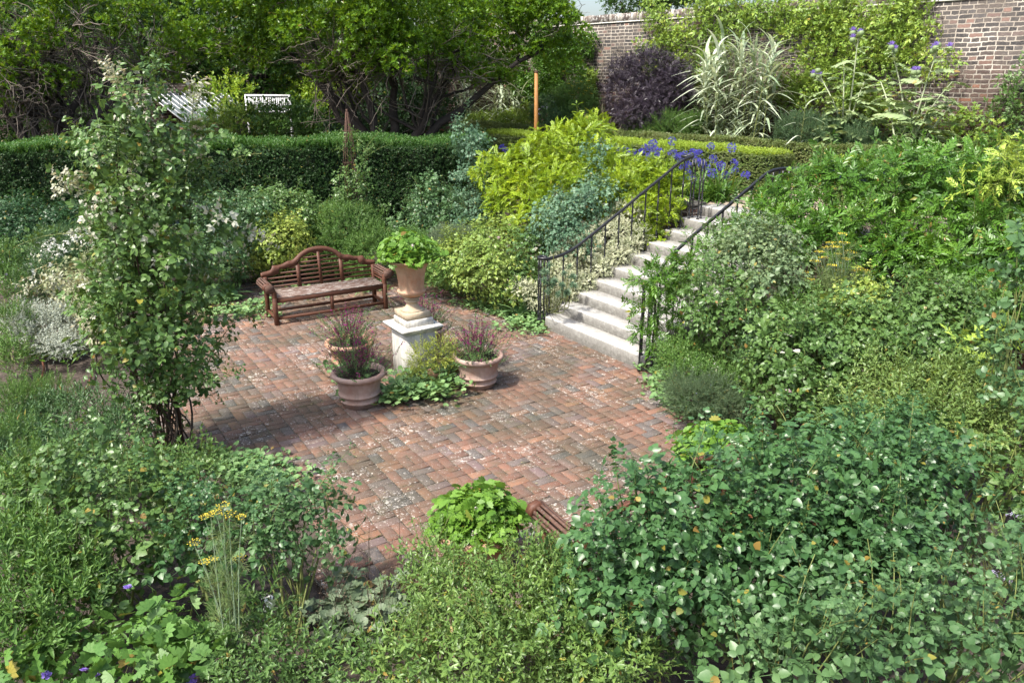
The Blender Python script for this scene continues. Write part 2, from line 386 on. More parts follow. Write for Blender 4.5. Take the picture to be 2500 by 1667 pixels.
for lvl, (ins, zz) in enumerate([(0, -.03), (0, -.0035), (.004, 0.0)]):
    for sx, sy in cor:
        u = sx * (L - ins); v = sy * (Wd - ins); p = C + a * u[:, None] + b * v[:, None]
        V.append(np.c_[p, zc + zz + tx * u + ty * v])
V = np.stack(V, 1).reshape(-1, 3)
base = np.arange(n)[:, None, None] * 12
f = [[8, 9, 10, 11]] + [[4 * k + i, 4 * k + (i + 1) % 4, 4 * k + 4 + (i + 1) % 4, 4 * k + 4 + i] for k in (0, 1) for i in range(4)]
F = (base + np.array(f)[None]).reshape(-1, 4)
rb = rng.random(n); rb = np.repeat(rb, 12)
me = npmesh("brick_paving", V, F, rb); pv = link(me, "paving", None, M_PAVE); struct(pv)
Q = np.stack([np.c_[C + a * (sx * .126) + b * (sy * .070), np.full(n, -.009)] for sx, sy in cor], 1).reshape(-1, 3)
Q[:, 2] += np.repeat(rng.uniform(-.0004, .0004, n), 4)
struct(link(npmesh("paving_bed", Q, np.arange(4 * n).reshape(-1, 4), np.repeat(rng.random(n), 4)), "paving_bed", None, M_JOINT))

# ------------------------------------------------------------------ stone steps
SW = [6.70, 6.98, 7.27, 7.60, 7.95, 8.34, 8.72, 9.12, 9.52, 9.95]; SZ = [.19 + (TZ - .19) * i / 9 for i in range(10)]
st = thing("garden_steps", "flight of ten pale granite steps rising to the terrace between black iron rails", "steps", tuple(ew(8.2, 6.7)))
O = np.array(st.location)
def stepblock(i):
    m = MB(); w0 = SW[i]; w1 = (SW[i + 1] + .10) if i < 9 else SW[i] + .45; z1 = SZ[i]; z0 = SZ[i] - .19 if i else -.03
    el = [9.42, 9.36, 9.32, 9.30, 9.30, 9.32, 9.34, 9.36, 9.38, 9.4][i]; er = 7.02 if i == 0 else 7.12
    rr = .17 if i == 0 else .03; pts = []
    for k in range(7):
        t = pi + k * pi / 12; pts.append((er + rr + rr * cos(t - 0) * 1.0, w0 + rr + rr * sin(t)))
    for k in range(7):
        t = 1.5 * pi + k * pi / 12; pts.append((el - rr + rr * cos(t), w0 + rr + rr * sin(t)))
    pts += [(el, w1), (er, w1)]
    pts = np.array(pts); M = np.array([E1, W1, UPZ])
    # nosing: a small chamfer ring along the top
    k = len(pts); c = pts.mean(0); ins = c + (pts - c) * (1 - .018 / np.maximum(np.linalg.norm(pts - c, axis=1), .1))[:, None]
    ins[:, 1] = np.where(pts[:, 1] < w0 + rr + 1e-6, pts[:, 1] + .012, pts[:, 1])
    Vv = np.vstack([np.c_[pts, np.full(k, z0)], np.c_[pts, np.full(k, z1 - .014)], np.c_[ins, np.full(k, z1)], [[*c, z1]]])
    Ff = []
    for q in range(k):
        p = (q + 1) % k; Ff += [[q, p, k + p, k + q], [k + q, k + p, 2 * k + p, 2 * k + q], [3 * k, 2 * k + q, 2 * k + p, -1]]
    m.add(Vv @ M - O, Ff); return m
for i in range(10):
    stepblock(i).build("step", M_GRAN, st)
M = np.array([E1, W1, UPZ])
M_OLDBRICK = plain("old_dark_brick", (.075, .058, .048), .9, .5, 18, .8)
M_DARKSTONE = m_granite("mossy_stone", (.13, .12, .10), (.04, .045, .03))
for i in range(1, 10):      # coursed side walls carrying the steps
    for e0, e1 in ((7.135, 7.36), (9.06, 9.285)):
        pass
m = MB()
for e0, e1 in ((7.15, 7.34), (9.08, 9.27)):
    for i in range(1, 10):
        m.box(((e0 + e1) / 2, (SW[i] + 10.1) / 2 + .02, (SZ[i] - .19) / 2 - .01), (e1 - e0 - .004 * i, 10.08 - SW[i], SZ[i] - .19), r=.3)
m.V = [v @ M - O for v in m.V]; m.build("side_wall", M_OLDBRICK, st)
# retaining walls beside the steps
def wallrun(name, label, P0, P1, z0, z1, th, mat, cop=True):
    P0 = np.array(P0, float); P1 = np.array(P1, float); d = P1 - P0; Ln = np.hypot(d[0], d[1]); o = thing(name, label, "wall", (P0[0], P0[1], 0), math.atan2(d[1], d[0]))
    m = MB(); m.box((Ln / 2, 0, (z0 + z1) / 2), (Ln, th, z1 - z0)); m.build("brickwork", mat, o)
    if cop:
        m = MB(); m.box((Ln / 2, 0, z1 + .03), (Ln + .05, th + .08, .06), bev=.01); m.build("coping", M_DARKSTONE, o)
    return o
wallrun("retaining_wall", "low brick retaining wall of the terrace, behind the dark green wisteria", ew(7.06, 10.0)[:2], ew(-9, 10.0)[:2], -.03, TZ - .02, .26, M_WALL)
wallrun("retaining_wall", "low brick retaining wall of the terrace, behind the golden yellow shrub", ew(14.9, 10.0)[:2], ew(9.45, 10.0)[:2], -.03, TZ - .02, .26, M_WALL)

# ------------------------------------------------------------------ iron handrails
def stepz(w_):
    z = 0.
    for a_, b_ in zip(SW, SZ):
        if w_ >= a_ - .02: z = b_
    return z
def resample(P, ds=.08):
    P = np.array(P, float); s = np.r_[0, np.cumsum(np.linalg.norm(np.diff(P, axis=0), axis=1))]; u = np.linspace(0, s[-1], max(2, int(s[-1] / ds)))
    return np.stack([np.interp(u, s, P[:, i]) for i in range(3)], 1)
def smoothp(P, it=3):
    P = np.array(P, float)
    for _ in range(it):
        Q = P.copy(); Q[1:-1] = (P[:-2] + 2 * P[1:-1] + P[2:]) / 4; P = Q
    return P
def baluster(m, p, z0, z1):
    z = [z0, z0 + .02, z0 + .03]; r = [.024, .024, .013]
    for f_, big in ((.10, 1.5), (.33, 1.9), (.36, 1.5), (.62, 1.6), (.65, 1.9), (.90, 1.6)):
        zz = z0 + (z1 - z0) * f_; z += [zz - .012, zz - .004, zz + .004, zz + .012]; r += [.013, .0085 * big + .006, .0085 * big + .006, .013]
    z.append(z1); r.append(.013)
    m.tube([(p[0], p[1], q) for q in z], r, 8)
def handrail(label, e, pts, side):
    o = thing("handrail", label, "handrail", tuple(ew(e, pts[0][0])), 0, "iron handrails of the garden steps"); O = np.array(o.location)
    # volute at the foot, climbing run, level turn at the head
    w0, z0 = pts[0]; run = []
    for k in range(20):
        t = k / 19; th = 2.1 * pi * (1 - t); rr = .05 + .075 * t
        run.append(ew(e + side * (rr * cos(th) - .125) , w0 - .12 + rr * sin(th) * -1, z0 - .01))
    for w_, z_ in pts: run.append(ew(e, w_, z_))
    w1, z1 = pts[-1]
    for k in range(1, 16):
        t = k / 15; th = 1.9 * pi * t; rr = .13 - .05 * t
        run.append(ew(e - side * (rr * cos(th) - .13) * -1, w1 + rr * sin(th), z1))
    P = smoothp(resample(run, .05), 3)
    m = MB(); V = P - O; m.tube(V, .021, 8); m.tube(V - np.array([0, 0, .018]), .014, 6); m.build("rail", M_IRON, o, True)
    L = []
    for k in range(5):
        th = k * 2 * pi / 5; L.append((e + side * (-.105 + .085 * cos(th)), w0 - .12 + .085 * sin(th), z0 - .03))
    w_ = w0 + .16
    while w_ < w1 - .05:
        z_ = np.interp(w_, [p[0] for p in pts], [p[1] for p in pts]); L.append((e, w_, z_ - .02)); w_ += .27
    for k in range(4):
        th = k * 2 * pi / 4 + .4; L.append((e + side * (-.0 + .13 - .11 * cos(th)), w1 + .02 + .1 * sin(th), z1 - .03))
    for e_, w_, z_ in L:
        m = MB(); p = ew(e_, w_) - O; baluster(m, p, stepz(w_) if e_ > 7.03 and e_ < 9.45 else max(0, stepz(w_) - .1), z_); m.build("baluster", M_IRON, o, True)
handrail("black iron handrail on the left of the steps, foot among white edged leaves", 9.30,
         [(6.86, 1.10), (7.05, 1.13), (7.24, 1.20), (7.78, 1.49), (8.14, 1.69), (8.50, 1.90), (9.05, 2.20), (9.32, 2.36), (9.5, 2.43), (9.62, 2.44)], -1)
handrail("black iron handrail on the right of the steps, foot on the rounded bottom step", 7.20,
         [(6.86, 1.15), (7.0, 1.25), (7.1, 1.42), (7.50, 1.66), (8.05, 1.96), (8.63, 2.27), (8.89, 2.41), (9.0, 2.45), (9.18, 2.46), (9.36, 2.46)], 1)

# ------------------------------------------------------------------ plinth, urn, pots
PC = np.array([-1.25, 9.38, 0]); prot = A1
pl = thing("plinth", "square white weathered stone plinth among the terracotta pots", "plinth", tuple(PC), prot)
m = MB(); m.box((0, 0, .32), (.41, .41, .66), bev=.006); m.build("shaft", M_STONE, pl)
m = MB(); m.box((0, 0, .662), (.45, .45, .03), bev=.01); m.box((0, 0, .688), (.505, .505, .03), bev=.012); m.box((0, 0, .719), (.57, .57, .036), bev=.009); m.build("cap", M_STONE, pl)
m = MB(); m.box((0.01, 0, .779), (.37, .37, .086), bev=.008); m.build("block", M_STONE, pl)
ZU = .8235
ur = thing("urn", "tall terracotta urn on the white plinth, planted with a pale green geranium", "urn", (PC[0], PC[1], ZU), prot)
ur.scale = (.99, .99, .84)
m = MB(); m.box((0, 0, .05), (.34, .34, .10), bev=.01); m.build("foot_block", M_URNBASE, ur)
foot = [(.0, .098), (.150, .10), (.145, .115), (.10, .135), (.082, .165), (.072, .20), (.070, .225), (.095, .235), (.095, .25), (.075, .262), (.082, .275), (.105, .285), (.105, .30), (.0, .305)]
m = MB(); m.lathe(foot); m.build("stem", M_URNBASE, ur, True)
th = np.arange(60) * 2 * pi / 60
bowl = [(.0, .302), (.08, .304), (.125, .325), (.165, .36), (.182, .395), (.176, .41), (.155, .42), (.158, .45), (.165, .55), (.176, .65), (.195, .74), (.225, .80), (.262, .835), (.285, .845), (.292, .858), (.285, .872), (.262, .872), (.235, .85), (.17, .80), (.0, .79)]
m = MB(); m.lathe(bowl, seg=64); m.build("bowl", M_URN, ur, True)
m = MB(); m.lathe([(0, .84), (.232, .838)]); m.build("compost", M_COMPOST, ur)
def make_pot(label, loc, sc=1.0, mat=None, rot=0.0, group="large terracotta pots standing around the plinth"):
    p = thing("terracotta_pot", label, "pot", tuple(loc), rot, group)
    pr = [(.0, .0), (.203, .0), (.205, .05), (.214, .054), (.228, .060), (.231, .070), (.228, .080), (.217, .088), (.223, .132), (.232, .136), (.246, .142), (.249, .152), (.245, .163), (.235, .172),
          (.243, .22), (.255, .30), (.268, .345), (.30, .352), (.316, .366), (.322, .388), (.314, .41), (.292, .418), (.268, .408), (.255, .385), (.24, .33), (.0, .32)]
    m = MB(); m.lathe(pr, seg=64); m.build("body", mat or M_TERRA, p, True)
    m = MB(); m.lathe([(0, .362), (.248, .360)], seg=40); m.build("compost", M_COMPOST, p)
    p.scale = (sc,) * 3; return p
POTS = []
for (px, py), lab, mt in (((880, 984), "terracotta pot in front of the plinth, its drain hole showing, dusty pink brown", M_TERRA),
                     ((1168, 939), "terracotta pot to the right of the plinth, nearest the steps", M_TERRA),
                     ((858, 903), "orange tinted terracotta pot left of the plinth, nearest the bench", M_POT2)):
    POTS.append(make_pot(lab, at_z(px, py, 0), 1.0, mt))
POTS.append(make_pot("terracotta pot half hidden behind the white plinth", (-1.20, 10.25, 0), 1.0, M_TERRA))
m = MB(); p0 = POTS[0]
th_ = math.atan2(-1, .75)
m.tube([(cos(th_) * .19, sin(th_) * .19, .026), (cos(th_) * .200, sin(th_) * .200, .026)], [.020, .017], 12); m.build("drain_hole", M_TERRA, p0, True)
m = MB(); m.tube([(cos(th_) * .196, sin(th_) * .196, .026), (cos(th_) * .2025, sin(th_) * .2025, .026)], .010, 10); m.build("drain_hole", M_COMPOST, p0, True)
PF = make_pot("wide orange terracotta pot of bright geranium by the dark wooden arm of the hidden bench", at_z(1168, 1390, 0) * np.array([1, 1, 0]), 1.0, M_POT2, 0, "terracotta pots of pink geranium beside the near bench")
PR = make_pot("orange terracotta pot of pink geranium behind the far end of the near bench", at_z(1752, 1200, 0) * np.array([1, 1, 0]), .92, M_POT2, 0, "terracotta pots of pink geranium beside the near bench")
# two little pots lost among the leaves at the foot of the plinth
for (px, py), lab in (((1062, 940), "small orange clay pot under the lady's mantle right of the plinth"), ((1118, 905), "small clay pot tucked behind the right hand terracotta pot")):
    p = thing("clay_pot", lab, "pot", tuple(at_z(px, py, 0)), 0, "small clay pots in the leaves at the plinth")
    m = MB(); m.lathe([(0, 0), (.07, 0), (.098, .15), (.108, .152), (.112, .19), (.104, .195), (.098, .17), (0, .165)], seg=28); m.build("body", M_POT2, p, True)

# drain grate in the paving
dg = at_z(1012, 1437, 0); o = thing("drain_grate", "rusty iron drain grate let into the brick paving", "drain grate", (dg[0], dg[1], .004), A1)
m = MB()
for s_ in (-1, 1): m.box((s_ * .135, 0, .006), (.03, .24, .016)); m.box((0, s_ * .105, .0065), (.24, .03, .016))
m.build("frame", M_RUST, o); m = MB()
for k in range(9): m.box((-.104 + k * .026, 0, .004), (.012, .18, .012))
m.build("bar", M_RUST, o); m = MB(); m.box((0, 0, -.02), (.25, .21, .01)); m.build("sump", M_COMPOST, o)

# ------------------------------------------------------------------ benches
def make_bench(label, loc, rotz):
    """long curved-back garden bench; local x along the seat, -y is the front"""
    o = thing("garden_bench", label, "bench", tuple(loc), rotz, "matching curved back wooden benches")
    Lx = .905; D = .52
    def up(x):
        x = abs(x); return np.interp(x, [0, .08, .16, .24, .31, .37, .42, .46, .50, .54, .60, .68, .74, .765, .775, .765, .78, .80, .84, .90, .96], [1.05, 1.045, 1.03, 1.0, .96, .91, .875, .862, .865, .85, .825, .815, .82, .815, .80, .79, .765, .75, .742, .735, .72])
    def lo(x):
        x = abs(x); return np.interp(x, [0, .08, .16, .24, .30, .345, .3451, .40, .41, .50, .60, .66, .665, .70, .78, .90, .96], [.975, .97, .955, .92, .875, .82, .80, .79, .775, .77, .755, .755, .70, .68, .665, .655, .65])
    def back_y(z): return D / 2 - .03 + (z - .42) * .16
    for s in (-1, 1):
        m = MB(); m.box((s * Lx, -D / 2, .22), (.065, .065, .44), bev=.004)
        # front post sweeps up and out into a scroll
        P = [(s * Lx, .43), (s * (Lx + .0), .50), (s * (Lx + .012), .56), (s * (Lx + .04), .61), (s * (Lx + .085), .64), (s * (Lx + .125), .635), (s * (Lx + .145), .60), (s * (Lx + .13), .565)]
        Wd = [.065, .064, .068, .075, .075, .06, .045, .02]
        V = []; 
        for k in range(len(P)):
            a = np.array(P[max(0, k - 1)]); b = np.array(P[min(len(P) - 1, k + 1)]); t = (b - a) / np.linalg.norm(b - a); nn = np.array([-t[1], t[0]])
            q = np.array(P[k])
            for yy in (-D / 2 - .0325, -D / 2 + .0325):
                for sg in (-1, 1): c = q + nn * sg * Wd[k] / 2; V.append((c[0], yy, c[1]))
        F = []
        for k in range(len(P) - 1):
            i = 4 * k; F += [[i, i + 1, i + 5, i + 4], [i + 2, i + 6, i + 7, i + 3], [i, i + 4, i + 6, i + 2], [i + 1, i + 3, i + 7, i + 5]]
        m.add(V, F); m.build("leg", M_WOOD, o)
        m = MB(); m.box((s * Lx, D / 2 - .02, .33), (.06, .06, .66), bev=.004); m.build("leg", M_WOOD, o)
        # arm: a roll of slats running front to back
        m = MB()
        for k in range(7):
            t = pi * (1.08 - k * 1.12 / 6); cx, cz = s * (Lx + .065), .585; rr = .068
            x = cx - s * rr * cos(pi - t) * -1 if False else cx + s * rr * cos(t); z = cz + rr * sin(t)
            ca, sa = cos(t * s if s > 0 else pi - t), sin(t if s > 0 else pi - t)
            R_ = np.array([[-sa, 0, ca], [0, 1, 0], [ca, 0, sa]])
            m.box((x, -.01, z), (.026, D - .0, .018), rot=R_)
        m.tube([(s * (Lx + .065), -D / 2 - .036, .59), (s * (Lx + .065), -D / 2 - .008, .59)], .074, 20)
        m.tube([(s * (Lx + .065), D / 2 - .03, .59), (s * (Lx + .065), D / 2 - .0, .59)], .070, 20)
        m.build("armrest", M_ARM, o)
        m = MB()
        for z in (.485, .535): m.box((s * Lx, 0, z), (.016, D - .07, .024))
        m.build("side_slat", M_WOOD, o)
        m = MB(); m.box((s * Lx, 0, .105), (.035, D - .08, .045), bev=.003); m.build("stretcher", M_WOOD, o)
    m = MB(); m.box((0, -D / 2 - .004, .385), (2 * Lx - .07, .03, .07), bev=.003); m.box((0, D / 2 - .05, .385), (2 * Lx - .07, .03, .07), bev=.003); m.build("seat_rail", M_WOOD, o)
    m = MB(); m.box((0, -D / 2, .105), (2 * Lx - .07, .035, .045), bev=.003); m.box((0, D / 2 - .04, .105), (2 * Lx - .07, .035, .045), bev=.003)
    m.box((0, -D / 2, .24), (.05, .035, .23), bev=.003); m.build("stretcher", M_WOOD, o)
    m = MB()
    for k in range(8): m.box((0, -D / 2 + .0 + k * .066, .432 - .012 * sin(pi * k / 7) ** 1), (2 * Lx + (.0 if k else -.07), .050, .02), bev=.003)
    m.build("seat", M_SEAT, o)
    # back: shaped top rail, posts and level slats
    xs = np.linspace(-.955, .955, 97); V = []
    for x in xs:
        for zf, yy in ((lo(x), -.019), (up(x), -.019), (up(x), .019), (lo(x), .019)): V.append((x, back_y(zf) + yy, zf))
    F = [[0, 1, 2, 3], [384 + 3, 384 + 2, 384 + 1, 384]]
    for k in range(96):
        i = 4 * k
        for a, b in ((0, 1), (1, 2), (2, 3), (3, 0)): F.append([i + a, i + 4 + a, i + 4 + b, i + b])
    m = MB(); m.add(V, F); m.build("top_rail", M_WOOD, o)
    for x, wd in ((-.905, .05), (-.36, .06), (0, .045), (.36, .06), (.905, .05)):
        zt = lo(abs(x) * .98) + .01; m = MB(); sh = np.array([[1, 0, 0], [0, 1, 0], [0, .16, 1.0]])
        m.box((x, back_y((zt + .42) / 2), (zt + .42) / 2), (wd, .034, zt - .42), rot=sh); m.build("back_post", M_WOOD, o)
    m = MB()
    for z in np.arange(.49, .97, .0665):
        xx = xs[(np.array([lo(x) for x in xs]) > z + .012)]
        if len(xx) < 2: continue
        if z > .77: xx = xx[abs(xx) < .345]
        m.box((0, back_y(z), z), (xx.max() - xx.min(), .018, .026))
    m.build("back_slat", M_WOOD, o)
    return o
bl_, br_ = at_z(677, 793, 0), at_z(941, 753, 0); mid = (bl_ + br_) / 2; d = br_ - bl_; ra = math.atan2(d[1], d[0])
make_bench("brown curved back wooden bench standing in full view beyond the plinth", mid + np.array([-sin(ra), cos(ra), 0]) * .26, ra)
b2 = (at_z(1327, 1240, .6) + at_z(1778, 1105, .6)) / 2; b2[2] = 0; d = at_z(1778, 1105, .6) - at_z(1327, 1240, .6); rb2 = math.atan2(d[1], d[0])
make_bench("wooden bench mostly buried in rose leaves, seen from behind, one arm showing", b2 - np.array([-sin(rb2), cos(rb2), 0]) * .26, rb2 + pi)

# ------------------------------------------------------------------ garden wall
WN = 17.3; WTOP = 5.30
w0 = en(28, WN); w1 = en(-14, WN); d = w1 - w0; Ln = np.hypot(*d[:2])
gw = thing("garden_wall", "tall old brick wall with pale mortar and a whitened coping of upright bricks", "wall", (w0[0], w0[1], TZ - .1), math.atan2(d[1], d[0]))
m = MB(); HW = WTOP - TZ + .1 - .22; m.box((Ln / 2, .17, HW / 2), (Ln, .34, HW)); m.build("brickwork", M_WALL, gw)
m = MB(); rr = np.random.default_rng(5); x = 0.0
while x < Ln:
    ww = .075 + rr.normal(0, .004); hh = .2 + rr.normal(0, .006)
    m.box((x + ww / 2, .17, HW + .02 + hh / 2), (ww, .37, hh), r=rr.random(), bev=.012); x += ww + .018
t = NT("coping_brick"); c = t.ramp(t.attr(), [(0, (.09, .08, .075)), (.5, (.17, .13, .11)), (.8, (.30, .26, .22)), (1, (.5, .47, .42))])
c = t.mix(t.ramp(t.noise(9, 5, .7), [(.48, 0), (.62, .85)]), c, (.60, .58, .54)); M_COP = t.pbr(c, .9, t.bump(t.noise(30, 4), .5, .01), .2)
m.build("coping", M_COP, gw)
m = MB(); m.box((Ln / 2, .17, HW + .11), (Ln, .31, .20)); M_MORT = plain("pale_mortar", (.62, .60, .55), .9, .2, 30, .4); m.box((Ln / 2, .17, HW + .008), (Ln, .385, .03)); m.build("mortar_bed", M_MORT, gw)
# return wall far behind the trees
wallrun("far_garden_wall", "distant brick garden wall glimpsed under the evergreen trees", (-30, 33), (-3.5, 31.0), TZ - .1, TZ + 3.2, .3, M_WALL)

# gravel walk on the terrace
mb = MB()
for q in ([en(17, 13.0), en(-9, 13.0), en(-9, 15.3), en(17, 15.3)],):
    mb.add([p + UPZ * (TZ - .012) for p in q], [[0, 1, 2, 3]])
mb.add([p + UPZ * (TZ - .008) for p in (ew(7.0, 10.2), ew(9.5, 10.2), en(8.2, 12.99), en(5.2, 12.99))], [[0, 1, 2, 3]])
struct(mb.build("gravel_path", M_GRAVEL))

# ================================================================== planting
# a leaf or spray template: (verts, quads, per-vertex random); base at the origin, growing along +y, upper side +z, unit length
def leaf_hi(wd=.3, fold=.10, droop=.18):
    y = np.array([0, .42, 1.0]); z = -droop * y ** 2
    V = [(0, 0, 0), (0, .42, z[1]), (0, 1, z[2]), (-wd * .78, .17, fold * .7), (-wd, .45, fold - droop * .2), (-wd * .62, .77, fold * .6 - droop * .6),
         (wd * .78, .17, fold * .7), (wd, .45, fold - droop * .2), (wd * .62, .77, fold * .6 - droop * .6)]
    F = [(0, 1, 4, 3), (1, 2, 5, 4), (1, 0, 6, 7), (2, 1, 7, 8)]
    return np.array(V, float), np.array(F), np.zeros(9)
def leaf_lo(wd=.28, fold=.08, droop=.15):
    V = [(0, 0, 0), (-wd, .42, fold), (0, 1, -droop), (wd, .42, fold), (0, .5, -droop * .2)]
    return np.array(V, float), np.array([(0, 4, 2, 1), (0, 3, 2, 4)]), np.zeros(5)
def leaf_flat(wd=.3):
    V = [(0, 0, 0), (-wd, .45, .03), (0, 1, -.05), (wd, .45, .03)]
    return np.array(V, float), np.array([(0, 3, 2, 1)]), np.zeros(4)
def blade(n=4, wd=.03, arch=.5, twist=0.):
    t = np.linspace(0, 1, n + 1); y = t * (1 - .25 * arch * t); z = arch * (-t ** 2.2); ww = wd * np.sin(pi * (.18 + .82 * t)) ** .7; ww[-1] = wd * .05
    V = np.concatenate([[(-ww[i], y[i], z[i] + ww[i] * .4), (ww[i], y[i], z[i] + ww[i] * .4)] for i in range(n + 1)])
    return V, np.array([(2 * i, 2 * i + 1, 2 * i + 3, 2 * i + 2) for i in range(n)]), np.zeros(len(V))
def lobed(k=7, cup=.15, cut=.35):
    V = [(0, .5, 0)]; F = []
    for i in range(k):
        a0 = -pi * .82 + 2 * pi * .82 * i / k - pi / 2 + pi; a1 = -pi * .82 + 2 * pi * .82 * (i + 1) / k - pi / 2 + pi; am = (a0 + a1) / 2
        r = .5; b = len(V)
        for a, q in ((a0, r * (1 - cut)), (am, r * 1.05), (a1, r * (1 - cut))): V.append((q * cos(a), .5 + q * sin(a), cup * q * 2))
        F.append((0, b, b + 1, b + 2))
    return np.array(V, float), np.array(F), np.zeros(len(V))
def lobed2(k=5):      # deeply cut, scented-geranium leaf
    V = [(0, .35, 0)]; F = []
    for i in range(k):
        am = pi / 2 + (i - (k - 1) / 2) * 2.0 / (k - 1) * 1.15; da = .27
        b = len(V)
        V += [(.62 * cos(am - da), .35 + .62 * sin(am - da), .05), (.22 * cos(am), .35 + .22 * sin(am), -.02), (.62 * cos(am + da), .35 + .62 * sin(am + da), .05), (.78 * cos(am), .35 + .78 * sin(am), -.05)]
        F += [(0, b, b + 3, b + 2)]
    return np.array(V, float), np.array(F), np.zeros(len(V))
def rotm(D, N):
    """frames whose y axis is D and whose z is close to N"""
    D = D / (np.linalg.norm(D, axis=-1, keepdims=True) + 1e-9); X = np.cross(D, N); X /= np.linalg.norm(X, axis=-1, keepdims=True) + 1e-9
    Z = np.cross(X, D); return np.stack([X, D, Z], -2)
def inst(T, P, D, N, Sc, rnd=None, rs=None):
    V, F, Rr = T; P = np.atleast_2d(P); n = len(P); M = rotm(np.atleast_2d(D).astype(float), np.atleast_2d(N).astype(float)); Sc = np.broadcast_to(np.asarray(Sc, float), (n,))
    W = np.einsum('kj,nji->nki', V, M) * Sc[:, None, None] + P[:, None, :]
    FF = F[None] + (np.arange(n) * len(V))[:, None, None]; FF = np.where(F[None] < 0, -1, FF)
    rnd = np.random.default_rng(1).random(n) if rnd is None else rnd
    RR = (rnd[:, None] + Rr[None]) % 1.0 if rs is None else np.clip(rnd[:, None] * (1 - rs) + Rr[None] * rs, 0, 1)
    return W.reshape(-1, 3), FF.reshape(-1, 4), RR.ravel()
def cat(L):
    V, F, R_ = [], [], []; n = 0
    for v, f, r in L:
        V.append(v); F.append(np.where(f < 0, -1, f + n)); R_.append(r); n += len(v)
    return np.concatenate(V), np.concatenate(F), np.concatenate(R_)
def unit(v): return v / (np.linalg.norm(v, axis=-1, keepdims=True) + 1e-9)
def stemq(P, r=.004):
    """a thin three-sided stalk as part of a spray"""
    m = MB(); m.tube(P, r, 3, cap=False, r=.5); return m.V[0], m.F[0], np.full(len(m.V[0]), .5)
def pinnate(leaf, pairs, ll, L=1.0, ang=1.0, droop=.2, seed=0, terminal=True, taper=.15, stalk=0.012):
    """compound leaf: leaflets in pairs along a stalk"""
    g = np.random.default_rng(seed); P, D, N, Sz = [], [], [], []
    for i in range(pairs):
        t = .28 + .62 * i / max(1, pairs - 1) if pairs > 1 else .55
        for s in (-1, 1):
            P.append((0, t * L, -droop * t * t)); D.append((s * sin(ang), cos(ang), -.25 + g.normal(0, .15))); N.append((g.normal(0, .2), .1, 1)); Sz.append(ll * (1 - taper * abs(i - pairs * .4)) * g.uniform(.85, 1.1))
    if terminal: P.append((0, .95 * L, -droop)); D.append((0, 1, -.45)); N.append((0, .4, 1)); Sz.append(ll * 1.1)
    P, D, N = (np.array(q, float) for q in (P, D, N))
    T = inst(leaf, P, D, N, np.array(Sz), g.random(len(P)))
    if stalk: T = cat([T, stemq([(0, 0, 0), (0, .5 * L, -droop * .25), (0, .95 * L, -droop)], stalk)])
    return T
def spray(comp, n, L, cs, seed=0, spread=1.0, stem=.01, upright=.5, whorl=False):
    """a shoot: n leaves spiralling along a stalk of length L"""
    g = np.random.default_rng(seed); P, D, N, Sz = [], [], [], []
    for i in range(n):
        t = (i + .7) / n; a = i * 2.4 + g.normal(0, .3); e = spread * (1 - .45 * t) + g.normal(0, .1)
        d = np.array([sin(e) * cos(a), cos(e), sin(e) * sin(a)]); nn = np.array([-cos(a) * cos(e) * .8, sin(e), -sin(a) * cos(e) * .8]) * 1.0 + np.array([0, .0, upright])
        P.append((0, t * L, 0)); D.append(d); N.append(nn); Sz.append(cs * (1.05 - .35 * t) * g.uniform(.75, 1.15))
    T = inst(comp, np.array(P), np.array(D), np.array(N), np.array(Sz), g.random(n), rs=.6 if comp[2].any() else None)
    return cat([T, stemq([(0, -.1 * L, 0), (0, L * .5, 0), (0, L, 0)], stem)]) if stem else T

# ---- species, all templates in metres at scale 1
def tmpl_rose(s=.05, hi=True, seed=0, n=4, wd=.34):
    lf = leaf_hi(wd, .08, .2) if hi else leaf_lo(wd, .06, .18)
    c = [pinnate(lf, 2, .46, 1, 1.05, .25, seed + k, stalk=.02) for k in range(2)]
    return [spray(c[k % 2], n + k % 2, s * 3.2, s * 2.1, seed + 10 + k, 1.15, s * .035) for k in range(4)]
def tmpl_single(s=.05, hi=False, n=7, wd=.28, L=3.0, spread=1.0, seed=0, droop=.15, stem=.04):
    lf = leaf_hi(wd, .08, droop) if hi else leaf_lo(wd, .06, droop)
    return [spray(lf, n, s * L, s, seed + k, spread, s * stem) for k in range(4)]
def tmpl_wist(s=.06, seed=0, hi=True):
    lf = leaf_hi(.19, .05, .15) if hi else leaf_lo(.19, .05, .12)
    c = [pinnate(lf, 5, .34, 1, .75, .38, seed + k, stalk=.012, taper=.06) for k in range(3)]
    return [spray(c[k % 3], 4, s * 1.2, s * 3.6, seed + 20 + k, 1.0, s * .03) for k in range(4)]
def tmpl_needle(s=.03, n=16, L=4, seed=0, wd=.07, spread=.9):
    return [spray(leaf_flat(wd), n, s * L, s, seed + k, spread, s * .04) for k in range(4)]
def tmpl_oak(s=.07, seed=0):    # rosettes of upright leathery leaves at the twig ends
    out = []
    for k in range(4):
        g = np.random.default_rng(seed + k); n = 8; a = np.arange(n) * 2.4; e = g.uniform(.35, 1.25, n)
        D = np.stack([np.sin(e) * np.cos(a), np.cos(e), np.sin(e) * np.sin(a)], 1); N = np.stack([-np.cos(a), np.full(n, .6), -np.sin(a)], 1)
        out.append(inst(leaf_lo(.17, .04, .06), np.zeros((n, 3)) + np.array([0, .2 * s, 0]), D, N, s * g.uniform(.7, 1.1, n), g.random(n) * .25))
    return out
def lobenoise(D, ph, k=3.0):
    return (np.sin(D @ np.array([1.3, .7, .4]) * k + ph) + np.sin(D @ np.array([-.6, 1.4, .9]) * k * 1.7 + ph * 2.1) * .7 + np.sin(D @ np.array([.8, -.9, 1.5]) * k * 2.9 + ph * 3.7) * .5) / 2.2
